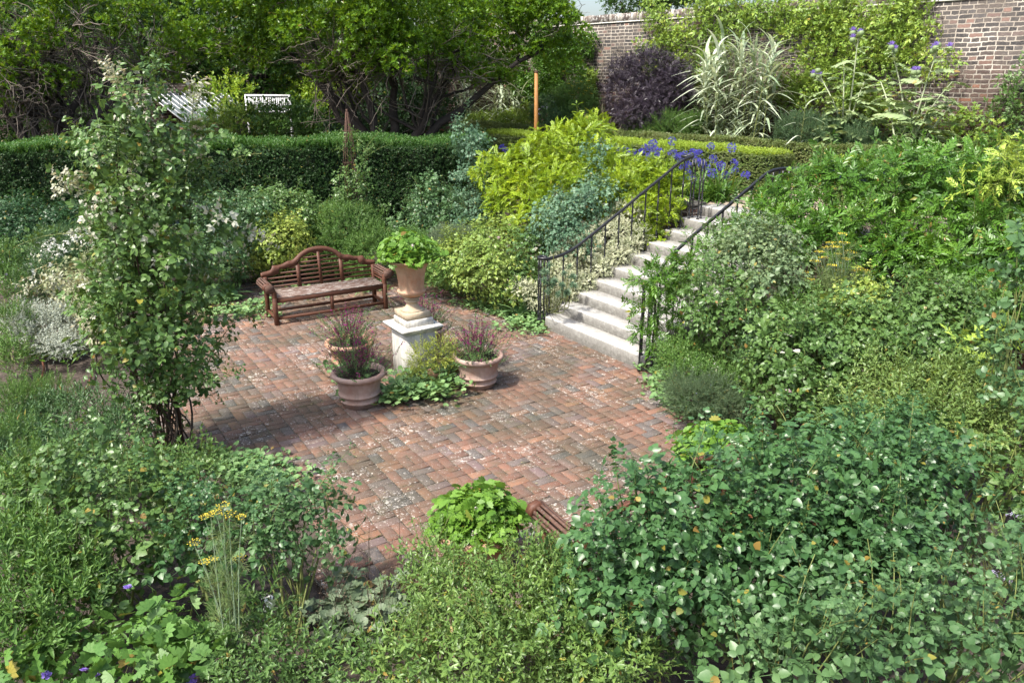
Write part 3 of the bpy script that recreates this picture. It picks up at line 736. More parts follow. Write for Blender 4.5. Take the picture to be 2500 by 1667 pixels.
def lobe(px, py, Y, rx, ry, dy=.9):
    """an ellipsoid of growth: measured in the photo, placed at forward distance Y, in metres"""
    c = at_y(px, py, Y); k = fwd(c) / FPX
    return (c, np.array([rx * k, rx * k * dy, ry * k / .95]))
def lobe_e(px, py, e, rx, ry, dy=.6):
    P = at_n(px, py, E1, e); return (px, py, P[1], rx, ry, dy)
def scatter(lobes, n, g, inner=.22, bump=.22, top=.35, zmin=.02, back=.45):
    area = np.array([(r[0] * r[1] + r[0] * r[2] + r[1] * r[2]) for c, r in lobes]); area = area ** .9
    li = g.choice(len(lobes), n, p=area / area.sum()); D = unit(g.normal(size=(n, 3)) + np.array([0, -.12, top]))
    C = np.array([c for c, r in lobes])[li]; Rd = np.array([r for c, r in lobes])[li]
    q = 1 + bump * lobenoise(D * 1.0, li * 1.7 + 3); u = g.random(n); rad = np.where(u < inner, g.uniform(.35, .85, n), 1 - np.abs(g.normal(0, .10, n)))
    P = C + D * Rd * (rad * q)[:, None]; keep = P[:, 2] > zmin
    for k, (c, r) in enumerate(lobes):          # drop what is deep inside a neighbour
        s = np.linalg.norm((P - c) / r, axis=1); keep &= ~((s < .62) & (li != k) & (g.random(n) < .8))
    if len(lobes) and back < 1: keep &= ~((D[:, 1] > .55) & (g.random(n) > back))
    O_ = unit(D / Rd); return P[keep], O_[keep]
def grow(name, mat, tm, P, Dr, g, size=1.0, up=.35, jit=.5, parent=None, nup=.7, droop=0.0, sv=.25, rs=None):
    n = len(P); D = unit(Dr + g.normal(0, jit, (n, 3)) + np.array([0, 0, up - droop])); N = unit(g.normal(0, .35, (n, 3)) + UPZ * nup + Dr * .35)
    k = g.integers(0, len(tm), n); Sz = size * np.clip(g.normal(1, sv, n), .5, 1.6); rnd = g.random(n); L = []
    for i in range(len(tm)):
        q = k == i
        if q.any(): L.append(inst(tm[i], P[q], D[q], N[q], Sz[q], rnd[q], rs=.55))
    V, F, Rr = cat(L); O = np.array(parent.location) if parent is not None else 0
    return link(npmesh(name, V - O, F, Rr), name, parent, mat)
def canes(lobes, base, n, g, mat, parent, r0=.008, name="stem", spread=.12, sway=.15):
    m = MB(); O = np.array(parent.location)
    for _ in range(n):
        c, r = lobes[g.integers(len(lobes))]; e = c + unit(g.normal(size=3)) * r * g.uniform(.3, .95); b = base + np.array([*g.normal(0, spread, 2), 0])
        e[2] = max(e[2], b[2] + .1); mid_ = (b * .45 + e * .55) + np.array([*g.normal(0, sway * .5, 2), (e[2] - b[2]) * .12]); t = np.linspace(0, 1, 6)[:, None]
        P = (1 - t) ** 2 * b + 2 * t * (1 - t) * mid_ + t ** 2 * e; m.tube(P - O, np.linspace(r0, r0 * .35, 6) * g.uniform(.6, 1.2), 5, cap=False)
    return m.build(name, mat, parent, True)
SEED = [100]
def shrub(name, label, cat_, lobes, tm, mat, n, size=1.0, group=None, base=None, nstem=14, stem=None, r0=.008, up=.35, jit=.5, droop=0, inner=.22, bump=.22, zmin=.03, nup=.7, top=.35, back=.45, sway=.15, spread=.12, sv=.25, shoots=None):
    SEED[0] += 1; g = np.random.default_rng(SEED[0]); c = np.mean([l[0] for l in lobes], 0)
    if base is None: base = np.array([c[0], c[1], 0.0])
    o = thing(name, label, cat_, tuple(base), 0, group)
    P, D = scatter(lobes, n, g, inner, bump, top, max(zmin, base[2] + .02) if base[2] > -1 else zmin, back)
    grow("foliage", mat, tm, P, D, g, size, up, jit, o, nup, droop, sv)
    if nstem: canes(lobes, base, nstem, g, stem or M_CANE, o, r0, spread=spread, sway=sway)
    if shoots is None: shoots = 12 if "rose" in name or "wisteria" in name else 0
    if shoots and len(P) > 20:
        idx = np.argsort(-(D[:, 2] + g.uniform(0, .8, len(D))))[:shoots]; m = MB(); Q_, D_ = [], []; k = np.mean([np.abs(t_[0]).max() for t_ in tm]) * size
        for i in idx:
            d = unit(D[i] * .5 + [0, 0, .8] + g.normal(0, .25, 3)); L = k * g.uniform(1.0, 2.4); t = np.linspace(0, 1, 6)[:, None]; q = P[i] + d * (t - .15) * L + np.array([g.normal(0, .12), g.normal(0, .12), -.05]) * L * t * t; m.tube(q - base, np.linspace(.0042, .0018, 6) * (k / .2) ** .5, 4, cap=False); Q_ += list(q[3:]); D_ += [d] * 3
        m.build("young_sprays", M_CANE, o); grow("shoot_leaves", mat, tm, np.array(Q_), np.array(D_), g, size * .55, .3, .6, o, .7)
    return o
# ---- flowers: one mesh each, copied per bloom
def rosebloom(r, seed=0, layers=3):
    g = np.random.default_rng(seed); L = []
    for k in range(layers):
        n = 5 + k; a = np.arange(n) * 2 * pi / n + k * .6; e = 1.25 - .38 * k; D = np.stack([sin(e) * np.cos(a), sin(e) * np.sin(a), np.full(n, cos(e))], 1)
        N = np.stack([-np.cos(a) * cos(e), -np.sin(a) * cos(e), np.full(n, sin(e))], 1)
        T = (np.array([(0, 0, 0), (-.34, .4, -.02), (-.3, .85, .05), (0, 1, .0), (.3, .85, .05), (.34, .4, -.02), (0, .5, -.12)]), np.array([(0, 6, 2, 1), (6, 3, 2, -1), (0, 5, 4, 6), (6, 4, 3, -1)]), np.zeros(7))
        L.append(inst(T, np.zeros((n, 3)), D, N, r * (1 - .2 * k) * g.uniform(.85, 1.1, n), g.random(n)))
    V, F, R_ = cat(L); z = np.linalg.norm(V, axis=1) < 1e-9; F = np.where((F >= 0) & z[np.maximum(F, 0)], 0, F); return npmesh("flower", V, F, R_)
def floret(r, n=5, flat=.25):
    a = np.arange(n) * 2 * pi / n; D = np.stack([np.cos(a), np.sin(a), np.full(n, flat)], 1); N = np.stack([-np.cos(a) * flat, -np.sin(a) * flat, np.ones(n)], 1)
    return inst(leaf_flat(.36), np.zeros((n, 3)), D, N, r, np.random.default_rng(n).random(n))
def m_petal(name, a, b, tr=.35): return leafmat(name, [a, b, b], .55, tr, 8, .25)
PET_W = m_petal("petal_white", (.70, .70, .66), (.85, .84, .80)); PET_P = m_petal("petal_pink", (.62, .38, .52), (.78, .62, .70))
PET_Y = m_petal("petal_yellow", (.55, .38, .02), (.72, .52, .04)); PET_B = m_petal("petal_blue", (.055, .05, .34), (.13, .12, .55))
PET_V = m_petal("petal_violet", (.20, .13, .55), (.34, .24, .72)); PET_M = m_petal("petal_magenta", (.10, .008, .07), (.26, .02, .16)); PET_G = m_petal("petal_mauve", (.33, .30, .55), (.5, .46, .66))
ROSE_M = {}
def blooms(parent, pts, mat, r=.035, kind="rose", name="flower", tilt=.5, seed=0):
    key = (mat.name, kind, round(r, 3)); g = np.random.default_rng(seed + 5)
    if key not in ROSE_M:
        if kind == "rose": ms = [rosebloom(r, s) for s in range(3)]
        elif kind == "head":        # flat or rounded cluster of small florets
            ms = []
            for s in range(3):
                q = np.random.default_rng(s); n = 14; D = unit(q.normal(size=(n, 3)) * np.array([1, 1, .6]) + np.array([0, 0, .5])); V, F, R_ = cat([inst(floret(.3), D * .85, unit(np.cross(D, q.normal(size=(n, 3)))), D, np.full(n, 1.0) * q.uniform(.7, 1.2, n), q.random(n))]); ms.append(npmesh("flower", V * r, F, R_))
        else: V, F, R_ = floret(r, 5, .15); ms = [npmesh("flower", V, F, R_)]
        for m_ in ms: m_.materials.append(mat)
        ROSE_M[key] = ms
    O = np.array(parent.location)
    for i, p in enumerate(pts):
        o = bpy.data.objects.new(name, ROSE_M[key][i % len(ROSE_M[key])]); COL.objects.link(o); o.parent = parent
        o.location = tuple(np.array(p) - O); o.rotation_euler = (g.normal(.35, .3) * tilt, g.normal(0, .35) * tilt, g.uniform(0, 6)); o.scale = (g.uniform(.8, 1.15),) * 3
def front(px, py, lobes, out=.02):
    """the point of a plant's surface met by a sight line of the photo"""
    d = unit(ray(px, py)); best = None
    for c, r in lobes:
        o = (CAM - c) / r; q = d / r; a = q @ q; b = o @ q; cc = o @ o - 1.0; D_ = b * b - a * cc
        if D_ > 0:
            t = (-b - math.sqrt(D_)) / a
            if t > 0 and (best is None or t < best): best = t
    if best is None:
        c, r = min(lobes, key=lambda l: np.linalg.norm(np.cross(l[0] - CAM, d))); best = (c - CAM) @ d
    return CAM + d * (best - out)
def quad_area(T):
    V, F, _ = T; F = F[F[:, 3] >= 0]; a = V[F]; return np.linalg.norm(np.cross(a[:, 2] - a[:, 0], a[:, 3] - a[:, 1]), axis=1).sum() / 2
def auto_n(lobes, tm, size, cov):
    A = sum(4 * pi * (((r[0] * r[1]) ** 1.6 + (r[0] * r[2]) ** 1.6 + (r[1] * r[2]) ** 1.6) / 3) ** (1 / 1.6) for c, r in lobes) * (.75 if len(lobes) > 2 else 1)
    return int(A * cov / (np.mean([quad_area(t) for t in tm]) * size ** 2))
def bush(name, label, cat_, px_lobes, tm, mat, cov=2.2, size=1.0, **k):
    L = [lobe(*l) for l in px_lobes]; o = shrub(name, label, cat_, L, tm, mat, auto_n(L, tm, size, cov), size, **k); return o, L
# ---- leaf colours (unlit albedo)
G_ROSE = leafmat("rose_leaf", [(.035, .085, .024), (.06, .13, .034), (.10, .19, .05), (.17, .26, .07)], .38)
G_ROSEB = leafmat("rose_leaf_blue", [(.035, .085, .036), (.055, .125, .05), (.085, .17, .065), (.12, .21, .075)], .40)
G_ROSED = leafmat("rose_leaf_dark", [(.022, .062, .024), (.036, .095, .034), (.055, .13, .042)], .36)
G_ROSEY = leafmat("rose_leaf_yellow", [(.10, .19, .035), (.19, .29, .05), (.32, .40, .08), (.42, .46, .13)], .42)
G_GREY = leafmat("grey_green_leaf", [(.09, .15, .085), (.14, .20, .12), (.20, .26, .16)], .55)
G_FINE = leafmat("fine_leaf", [(.05, .12, .03), (.09, .19, .04), (.15, .26, .055)], .5)
G_FRESH = leafmat("geranium_leaf", [(.06, .15, .022), (.11, .24, .03), (.19, .34, .05)], .5, .3, patch=6)
G_WIST = leafmat("wisteria_leaf", [(.022, .075, .012), (.045, .125, .018), (.08, .19, .022), (.16, .29, .035)], .34, patch=1.6)
G_GOLD = leafmat("golden_leaf", [(.05, .125, .010), (.12, .22, .012), (.23, .34, .015), (.37, .46, .022)], .42, .25, patch=2.0)
G_OAK = leafmat("evergreen_leaf", [(.035, .10, .010), (.08, .18, .013), (.15, .29, .018), (.27, .42, .03)], .32, .28, patch=.9)
G_YEW = leafmat("yew_leaf", [(.012, .036, .010), (.022, .062, .014), (.04, .10, .022)], .5, .12, patch=1.5)
G_YEWT = leafmat("yew_new_growth", [(.03, .095, .018), (.055, .15, .028), (.09, .20, .04)], .5, .3, patch=1.5)
G_BOX = leafmat("box_leaf", [(.05, .10, .02), (.09, .16, .03), (.16, .21, .07), (.26, .24, .13)], .45, .2)
G_BOXT = leafmat("box_new_growth", [(.14, .24, .03), (.25, .36, .04), (.36, .46, .06)], .5, .3)
G_VAR = leafmat("variegated_leaf", [(.13, .20, .08), (.42, .48, .30), (.62, .64, .48), (.70, .70, .56)], .5, .2, patch=5)
G_REED = leafmat("striped_reed_leaf", [(.12, .21, .10), (.30, .40, .26), (.50, .58, .44), (.66, .72, .62)], .5, .2, patch=4)
G_SILV = leafmat("silver_leaf", [(.22, .27, .20), (.34, .38, .31), (.46, .49, .42)], .7, .15)
G_DARKP = leafmat("dark_elder_leaf", [(.018, .014, .022), (.035, .026, .040), (.06, .045, .062)], .4, .15)
G_LADY = leafmat("ladys_mantle_leaf", [(.07, .17, .06), (.13, .25, .09), (.22, .35, .14)], .55)
G_ARTI = leafmat("cardoon_leaf", [(.12, .19, .085), (.21, .30, .14), (.33, .41, .22)], .55)
G_CLIMB = leafmat("climber_leaf", [(.05, .13, .022), (.11, .22, .035), (.22, .34, .05), (.36, .42, .06)], .45, patch=.8)
G_EUPH = leafmat("spurge_leaf", [(.05, .11, .07), (.08, .15, .09), (.12, .19, .10)], .5)
G_IRIS = leafmat("sword_leaf", [(.06, .13, .07), (.10, .19, .10), (.16, .25, .13)], .5)
G_AGA = leafmat("agapanthus_leaf", [(.045, .12, .025), (.08, .18, .03), (.13, .25, .045)], .4)
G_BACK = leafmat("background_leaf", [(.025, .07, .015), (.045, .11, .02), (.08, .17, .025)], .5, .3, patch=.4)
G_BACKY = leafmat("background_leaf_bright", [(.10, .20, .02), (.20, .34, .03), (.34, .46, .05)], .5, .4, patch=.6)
G_PHOR = leafmat("flax_leaf", [(.10, .085, .06), (.22, .20, .12), (.38, .36, .22), (.09, .12, .05)], .5)
G_WITHER = leafmat("bleached_leaf", [(.20, .26, .14), (.40, .44, .30), (.56, .59, .48), (.30, .22, .12)], .6, .3, patch=6)
G_DRY = leafmat("dry_stalk", [(.14, .09, .06), (.24, .17, .11), (.34, .25, .17)], .8, .1)
G_HEUCH = leafmat("heuchera_leaf", [(.08, .12, .07), (.13, .19, .11), (.20, .25, .17)], .5)
G_FENN = leafmat("fennel_leaf", [(.09, .15, .05), (.14, .21, .07), (.20, .26, .10)], .6)

T_ROSE = tmpl_rose(.052, False, 0); T_ROSEH = tmpl_rose(.056, True, 3); T_ROSEL = tmpl_rose(.07, True, 5, 3, .38); T_ROSES = tmpl_rose(.036, False, 9)
T_WIST = tmpl_wist(.055, 0, False); T_WISTH = tmpl_wist(.06, 4, True); T_SING = tmpl_single(.045); T_SMALL = tmpl_single(.02, n=10, L=4.5)
T_NARROW = tmpl_single(.055, n=10, wd=.12, L=2.6, spread=.95); T_NARH = tmpl_single(.06, True, n=12, wd=.13, L=2.8, spread=.95, seed=4)
T_FINE = tmpl_needle(.03, 18, 4); T_BIG = tmpl_single(.10, n=6, L=2)
T_VINE = [spray(pinnate(leaf_lo(.24, .05, .2), 2, .5, 1, 1.0, .3, k, stalk=.015), 3, .22, .17, k, 1.0, .003) for k in range(4)]
T_LOOSE = tmpl_single(.05, True, n=9, wd=.2, L=4.2, spread=1.1, seed=7, droop=.3)

# ---------------------------------------------------------------- clipped hedges
def hedge(name, label, P0, P1, z0, z1, th, mat, top, sz, cov, group=None, ntop=1.6, bumps=.03, endcap=True):
    P0 = np.array(P0, float); P1 = np.array(P1, float); P0[2] = P1[2] = 0; d = P1 - P0; Ln = np.linalg.norm(d); u = d / Ln; v = np.array([-u[1], u[0], 0])
    o = thing(name, label, "hedge", (P0[0], P0[1], z0), math.atan2(d[1], d[0]), group); H = z1 - z0; SEED[0] += 1; g = np.random.default_rng(SEED[0])
    m = MB(); m.box((Ln / 2, th / 2, H / 2 - .02), (Ln - .07, th - .10, H - .08)); m.build("core", M_HCORE, o)
    tm = [spray(leaf_flat(.34 if sz < .03 else .16), 9, sz * 2.2, sz, 60 + k, .95, 0) for k in range(4)]; a1 = quad_area(tm[0])
    def bum(x, y): return bumps * (np.sin(x * 2.1 + 1) * .5 + np.sin(x * 5.3 + y * 3) * .3 + np.sin(y * 6.1 + x) * .3)
    out = []
    n = int(Ln * H * cov / a1); x = g.uniform(0, Ln, n); z = g.uniform(0, H, n); P = np.stack([x, bum(x, z) + g.uniform(-.005, .05, n), z], 1); D = np.tile([0, -1, .25], (n, 1)); out.append((P, D))
    n2 = n // 3; x = g.uniform(0, Ln, n2); z = g.uniform(0, H, n2); out.append((np.stack([x, th - g.uniform(0, .05, n2), z], 1), np.tile([0, 1, .2], (n2, 1))))
    for xe, s in ((0, -1), (Ln, 1)):
        n3 = int(th * H * cov / a1); y = g.uniform(0, th, n3); z = g.uniform(0, H, n3); out.append((np.stack([xe + g.uniform(-.03, .0, n3) * s + 0 * y, y, z], 1), np.tile([s, 0, .2], (n3, 1))))
    P = np.concatenate([q[0] for q in out]); D = np.concatenate([q[1] for q in out]); f = grow("foliage", mat, tm, P, D, g, 1, .15, .45, None, .8, 0, .2); f.parent = o
    n = int(Ln * th * cov * ntop / a1); x = g.uniform(0, Ln, n); y = g.uniform(0, th, n); P = np.stack([x, y, H + bum(x, y + 5) + g.uniform(-.05, .015, n)], 1)
    f = grow("new_growth", top, tm, P, np.tile([0, -.1, 1.0], (n, 1)), g, 1.15, .5, .35, None, .2, 0, .3); f.parent = o
    return o
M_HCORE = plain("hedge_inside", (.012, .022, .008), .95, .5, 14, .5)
yl = at_z(-330, 378, 2.27); yr = at_z(1195, 350, 2.27)
YH = hedge("yew_hedge", "tall dark clipped yew hedge behind the bench with brighter shoots along its top", yl * [1, 1, 0], yr * [1, 1, 0], -.03, 2.25, 1.25, G_YEW, G_YEWT, .05, 2.4, ntop=1.7, bumps=.09)
hedge("box_hedge", "long box hedge edging the border at the foot of the old brick wall", en(19, 15.33), en(-8, 15.33), TZ - .03, 2.34, .42, G_BOX, G_BOX, .026, 2.0, "clipped box hedges on the terrace")
hedge("box_hedge", "broad low box hedge with yellow green top behind the blue agapanthus", en(15.5, 13.15), en(7.5, 13.15), TZ - .03, 2.33, .75, G_BOX, G_BOXT, .026, 2.4, "clipped box hedges on the terrace")
hedge("box_hedge", "broad box hedge with yellow green top to the right of the head of the steps", en(6.45, 13.2), en(1.5, 13.2), TZ - .03, 2.28, .8, G_BOX, G_BOXT, .026, 2.4, "clipped box hedges on the terrace")
hedge("box_hedge", "box hedge at the far right, just above the dark wisteria", en(1.2, 13.3), en(-5.5, 13.3), TZ - .03, 2.28, .8, G_BOX, G_BOXT, .026, 2.0, "clipped box hedges on the terrace")

# ---------------------------------------------------------------- evergreen trees
def tree(name, label, base, limbs, lobes, tm, mat, cov, size=1.0, twigs=200, seed=1, group=None, r=.28, nstem=5, inner=.12, bump=.42, tmat=None):
    g = np.random.default_rng(seed); base = np.array(base, float); o = thing(name, label, "tree", tuple(base), 0, group)
    m = MB(); ends = []
    def limb(p0, p1, r0, r1, k=9, sway=.25):
        p0, p1 = np.array(p0, float), np.array(p1, float); L = np.linalg.norm(p1 - p0); t = np.linspace(0, 1, k)[:, None]; c = (p0 + p1) / 2 + np.array([*g.normal(0, .06 * L, 2), -.08 * L])
        P = (1 - t) ** 2 * p0 + 2 * t * (1 - t) * c + t ** 2 * p1; P[1:-1] += g.normal(0, .012 * L, (k - 2, 3)); R_ = np.linspace(r0, r1, k) * (1 + g.normal(0, .05, k)); m.tube(P - base, R_, 9, cap=False); return P
    for p1, r0 in limbs:
        P = limb(base + np.array([*g.normal(0, r * .45, 2), -.1]), p1, r0, r0 * .38); ends.append((P, r0))
        for _ in range(5):
            k = g.integers(3, 9); c, rr = lobes[np.argmin([np.linalg.norm((P[k] - l[0])) + g.uniform(0, 1.5) for l in lobes])]
            e = c + unit(g.normal(size=3) + [0, 0, .3]) * rr * g.uniform(.4, .9); Q = limb(P[k], e, r0 * .33, r0 * .08); ends.append((Q, r0 * .3))
    m.build("trunk", M_BARK, o, True)
    if twigs:
        m = MB()
        for _ in range(twigs):
            Q, rr = ends[g.integers(len(ends))]; p = Q[g.integers(4, len(Q))]; d = unit(g.normal(size=3) + [0, -.2, .35]); L = g.uniform(.5, 1.5); t = np.linspace(0, 1, 6)[:, None]
            P = p + d * t * L + g.normal(0, .05 * L, (6, 3)) * t; m.tube(P - base, np.linspace(.018, .005, 6), 4, cap=False)
            for _2 in range(4):
                k = g.integers(1, 5); q = P[k]; d2 = unit(d + g.normal(0, .8, 3)); l2 = L * g.uniform(.25, .6); P2 = q + d2 * t * l2 + g.normal(0, .06 * l2, (6, 3)) * t; m.tube(P2 - base, np.linspace(.009, .003, 6), 3, cap=False)
        m.build("bare_twigs", M_TWIG, o)
    sub = []
    for c, r in lobes:
        for _ in range(9):
            d = unit(g.normal(size=3) + [0, -.35, .2]); sub.append((c + d * r * g.uniform(.55, 1.0), r.mean() * np.array([1, 1, .62]) * g.uniform(.24, .46)))
    P, D = scatter(sub, auto_n(sub, tm, size, cov), g, inner, bump, .45, 0, .5); grow("crown", mat, tm, P, D, g, size, .45, .55, o, .5)
    return o
T_OAK = tmpl_oak(.105, 1); T_OAKF = tmpl_oak(.12, 7)
LB = [lobe(*l) for l in [(1000, 20, 20, 230, 90), (1180, 60, 20.5, 190, 90), (830, 70, 20, 190, 90), (960, 120, 19.5, 160, 60), (1100, 150, 20, 110, 45), (1330, 40, 21, 110, 80), (1300, 130, 21.5, 100, 60),
       (700, 30, 20.5, 170, 80), (1000, -90, 20, 340, 90), (1300, -60, 21, 140, 80), (620, -60, 20.5, 200, 90), (1400, 90, 21.5, 55, 60), (800, 165, 20, 70, 30), (640, 110, 21.5, 110, 50), (900, 30, 22.5, 260, 120), (1230, 110, 22.6, 160, 90), (1200, 190, 21, 60, 28)]]
bT = at_y(948, 345, 20.8); bT[2] = TZ - .05
tree("evergreen_tree", "spreading evergreen tree with dark leaning limbs above the middle of the yew hedge", bT,
     [(at_y(770, 180, 20.3), .17), (at_y(870, 130, 20), .15), (at_y(960, 120, 20.5), .16), (at_y(1060, 205, 20), .14), (at_y(1265, 150, 20.6), .15), (at_y(1130, 120, 20.3), .14), (at_y(700, 120, 21), .12)], LB, T_OAK, G_OAK, 1.25, twigs=220, seed=11)
LA = [lobe(*l) for l in [(60, 110, 19, 110, 70), (180, 60, 19.5, 130, 60), (30, 210, 19, 80, 55), (150, 180, 19.5, 90, 45), (400, 60, 20.5, 130, 80), (460, 140, 20.5, 90, 60), (330, -20, 20, 190, 60), (60, -40, 19.5, 170, 70), (-80, 90, 19, 120, 130), (540, 20, 21, 110, 90), (380, 170, 20.8, 60, 40), (500, 250, 22, 50, 40)]]
bL = at_y(95, 335, 19.6); bL[2] = TZ - .05
tree("evergreen_tree", "evergreen tree at the far left with many bare grey twigs and crooked low stems", bL,
     [(at_y(330, 175, 19.8), .15), (at_y(-40, 180, 19.4), .14), (at_y(130, 120, 19.5), .13), (at_y(60, 60, 19.8), .13), (at_y(240, 90, 19.7), .12), (at_y(430, 120, 20.4), .11)], LA, T_OAK, G_OAK, .85, twigs=480, seed=23)

# darker growth that closes the view behind the trees
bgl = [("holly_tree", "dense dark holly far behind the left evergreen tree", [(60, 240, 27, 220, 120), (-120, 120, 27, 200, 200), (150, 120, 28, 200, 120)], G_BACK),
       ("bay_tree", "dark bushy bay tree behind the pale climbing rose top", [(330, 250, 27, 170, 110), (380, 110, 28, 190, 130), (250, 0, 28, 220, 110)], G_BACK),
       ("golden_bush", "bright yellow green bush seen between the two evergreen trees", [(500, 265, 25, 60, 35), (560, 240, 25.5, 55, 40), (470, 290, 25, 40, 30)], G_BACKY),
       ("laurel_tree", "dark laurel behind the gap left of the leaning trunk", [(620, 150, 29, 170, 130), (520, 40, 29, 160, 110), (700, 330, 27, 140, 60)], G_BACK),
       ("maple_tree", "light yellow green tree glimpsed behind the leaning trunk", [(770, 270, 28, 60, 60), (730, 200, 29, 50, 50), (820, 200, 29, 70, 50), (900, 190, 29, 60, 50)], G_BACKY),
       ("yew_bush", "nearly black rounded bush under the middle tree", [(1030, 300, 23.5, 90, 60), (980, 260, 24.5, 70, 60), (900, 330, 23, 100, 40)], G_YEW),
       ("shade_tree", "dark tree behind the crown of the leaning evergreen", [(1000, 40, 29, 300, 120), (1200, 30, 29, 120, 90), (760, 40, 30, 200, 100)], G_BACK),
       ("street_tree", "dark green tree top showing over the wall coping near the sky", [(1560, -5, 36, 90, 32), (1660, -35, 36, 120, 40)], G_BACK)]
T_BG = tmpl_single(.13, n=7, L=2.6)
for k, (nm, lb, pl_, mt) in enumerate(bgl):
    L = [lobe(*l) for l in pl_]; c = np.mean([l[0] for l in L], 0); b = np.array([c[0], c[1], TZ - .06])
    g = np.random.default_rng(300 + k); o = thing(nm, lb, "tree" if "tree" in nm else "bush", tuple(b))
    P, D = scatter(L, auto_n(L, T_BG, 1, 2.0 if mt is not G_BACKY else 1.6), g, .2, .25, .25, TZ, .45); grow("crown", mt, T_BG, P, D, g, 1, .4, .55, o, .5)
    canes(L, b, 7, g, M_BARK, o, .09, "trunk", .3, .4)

# ---------------------------------------------------------------- plants of the sunken garden: along the yew hedge
def spots(L, px):  return [front(x, y, L) for x, y in px]
GR = "shrub roses filling the beds"
o, L = bush("rose_bush", "round leaved dark rose at the far left in front of the yew hedge", "rose bush", [(60, 560, 14.2, 110, 55), (170, 560, 14.6, 70, 45), (20, 620, 13.4, 70, 40)], T_ROSE, G_ROSED, 2.2, group=GR)
o, L = bush("phlox", "clump of white phlox flowers left of the rose obelisk", "flower clump", [(180, 625, 12.8, 95, 60), (110, 690, 12, 60, 45), (230, 600, 13.3, 50, 40)], T_NARROW, G_ROSEB, 1.9, up=.8)
g = np.random.default_rng(9); blooms(o, spots(L, [(x, y) for x, y in zip(g.normal(120, 18, 26), g.normal(618, 16, 26))] + [(x, y) for x, y in zip(g.normal(210, 30, 22), g.normal(580, 14, 22))] + [(70, 650), (55, 660), (85, 640), (78, 668)]), PET_W, .07, "head", seed=3)
o, L = bush("rose_bush", "sprawling rose behind the foot of the tall obelisk", "rose bush", [(330, 560, 13.6, 120, 80), (420, 600, 13.2, 80, 55), (300, 640, 12.5, 70, 45)], T_ROSE, G_ROSE, 2, group=GR)
o, L = bush("rose_bush", "leafy green rose between the obelisk and the wooden bench", "rose bush", [(510, 570, 13.8, 80, 75), (590, 560, 14.2, 80, 70), (520, 640, 13.2, 70, 45)], T_ROSE, G_ROSEB, 2.2, group=GR)
o, L = bush("rose_bush", "rose with pale yellowing leaves right behind the bench back", "rose bush", [(690, 590, 14.1, 55, 42), (650, 610, 14.2, 45, 35)], T_ROSE, G_ROSEY, 2, group=GR)
o, L = bush("rose_bush", "tall fresh green rose behind the left half of the bench", "rose bush", [(690, 540, 15, 90, 62), (620, 620, 14.6, 70, 55), (720, 620, 15, 90, 50), (760, 555, 15.3, 60, 50)], T_ROSE, G_ROSE, 2.2, group=GR)
o, L = bush("feathery_bush", "soft feathery green plant behind the right end of the bench", "bush", [(850, 570, 14.8, 75, 65), (910, 620, 14.2, 60, 55), (830, 625, 14.6, 60, 40)], T_NARROW, G_FINE, 2.4, up=.7)
o, L = bush("rose_bush", "rose against the shaded hedge behind the urn", "rose bush", [(1055, 505, 15.2, 55, 55), (1010, 560, 15.0, 45, 40), (1110, 560, 14.8, 50, 50)], T_ROSE, G_ROSEB, 1.6, group=GR)
o, L = bush("catmint", "dusky low plant with mauve spikes behind the sword leaves", "flower clump", [(1110, 600, 13.6, 60, 38), (1150, 625, 13.2, 40, 25)], T_FINE, G_GREY, 2.2, up=.8)
o, L = bush("rose_bush", "pale yellow green rose with pink blooms to the left of the iron newel", "rose bush", [(1190, 655, 12.5, 85, 55), (1120, 640, 12.9, 65, 45), (1215, 600, 13, 60, 50), (1240, 690, 12.2, 45, 35)], T_ROSE, leafmat("rose_leaf_lime", [(.07, .15, .03), (.13, .23, .045), (.24, .33, .07), (.36, .42, .11)], .42), 2.2, group=GR)
blooms(o, spots(L, [(1198, 580), (1218, 582), (1243, 550), (1155, 600)]), PET_P, .05, seed=4)
o, L = bush("rose_bush", "small white rose beside the left iron newel", "rose bush", [(1290, 640, 12.6, 50, 50), (1270, 700, 12.2, 45, 40)], T_ROSE, G_ROSE, 2, group=GR)
blooms(o, spots(L, [(1318, 585), (1308, 608), (1316, 600), (1305, 612), (1312, 596)]), PET_W, .045, seed=5)
o, L = bush("groundcover_geranium", "low mound of small green leaves right of the urn bowl", "low plant", [(1090, 655, 12.9, 70, 30), (1030, 640, 13.4, 60, 35), (1000, 600, 14.2, 50, 30)], T_SMALL, G_FINE, 2.6, size=1.5, nstem=0)
# sword leaves
def swords(name, label, cat_, base, n, L, wd, mat, spread=.45, arch=.35, group=None, rot=0, seed=1, lean=(0, 0)):
    g = np.random.default_rng(seed); o = thing(name, label, cat_, tuple(base), 0, group); a = g.uniform(0, 2 * pi, n); e = np.abs(g.normal(0, spread, n))
    D = np.stack([np.sin(e) * np.cos(a) + lean[0], np.sin(e) * np.sin(a) + lean[1], np.cos(e)], 1); N = unit(np.stack([-np.cos(a) * np.cos(e), -np.sin(a) * np.cos(e), np.sin(e)], 1)) * -1
    N = -N; P = np.stack([g.normal(0, .05 + L * .05, n), g.normal(0, .05 + L * .05, n), np.zeros(n)], 1); parts = []
    k = g.integers(0, 3, n); tms = [blade(5, wd / L, ar) for ar in (arch * .4, arch, arch * 1.7)]
    for i in range(3):
        q = k == i
        if q.any(): parts.append(inst(tms[i], P[q], D[q], N[q], L * g.uniform(.55, 1.1, q.sum()), g.random(q.sum()), rs=0))
    V, F, R_ = cat(parts); link(npmesh("foliage", V, F, R_), "foliage", o, mat); return o
swords("iris", "fan of upright sword leaves behind the pale rose", "iris", at_z(1172, 640, 0), 60, 1.05, .018, G_IRIS, .16, .2, seed=3)
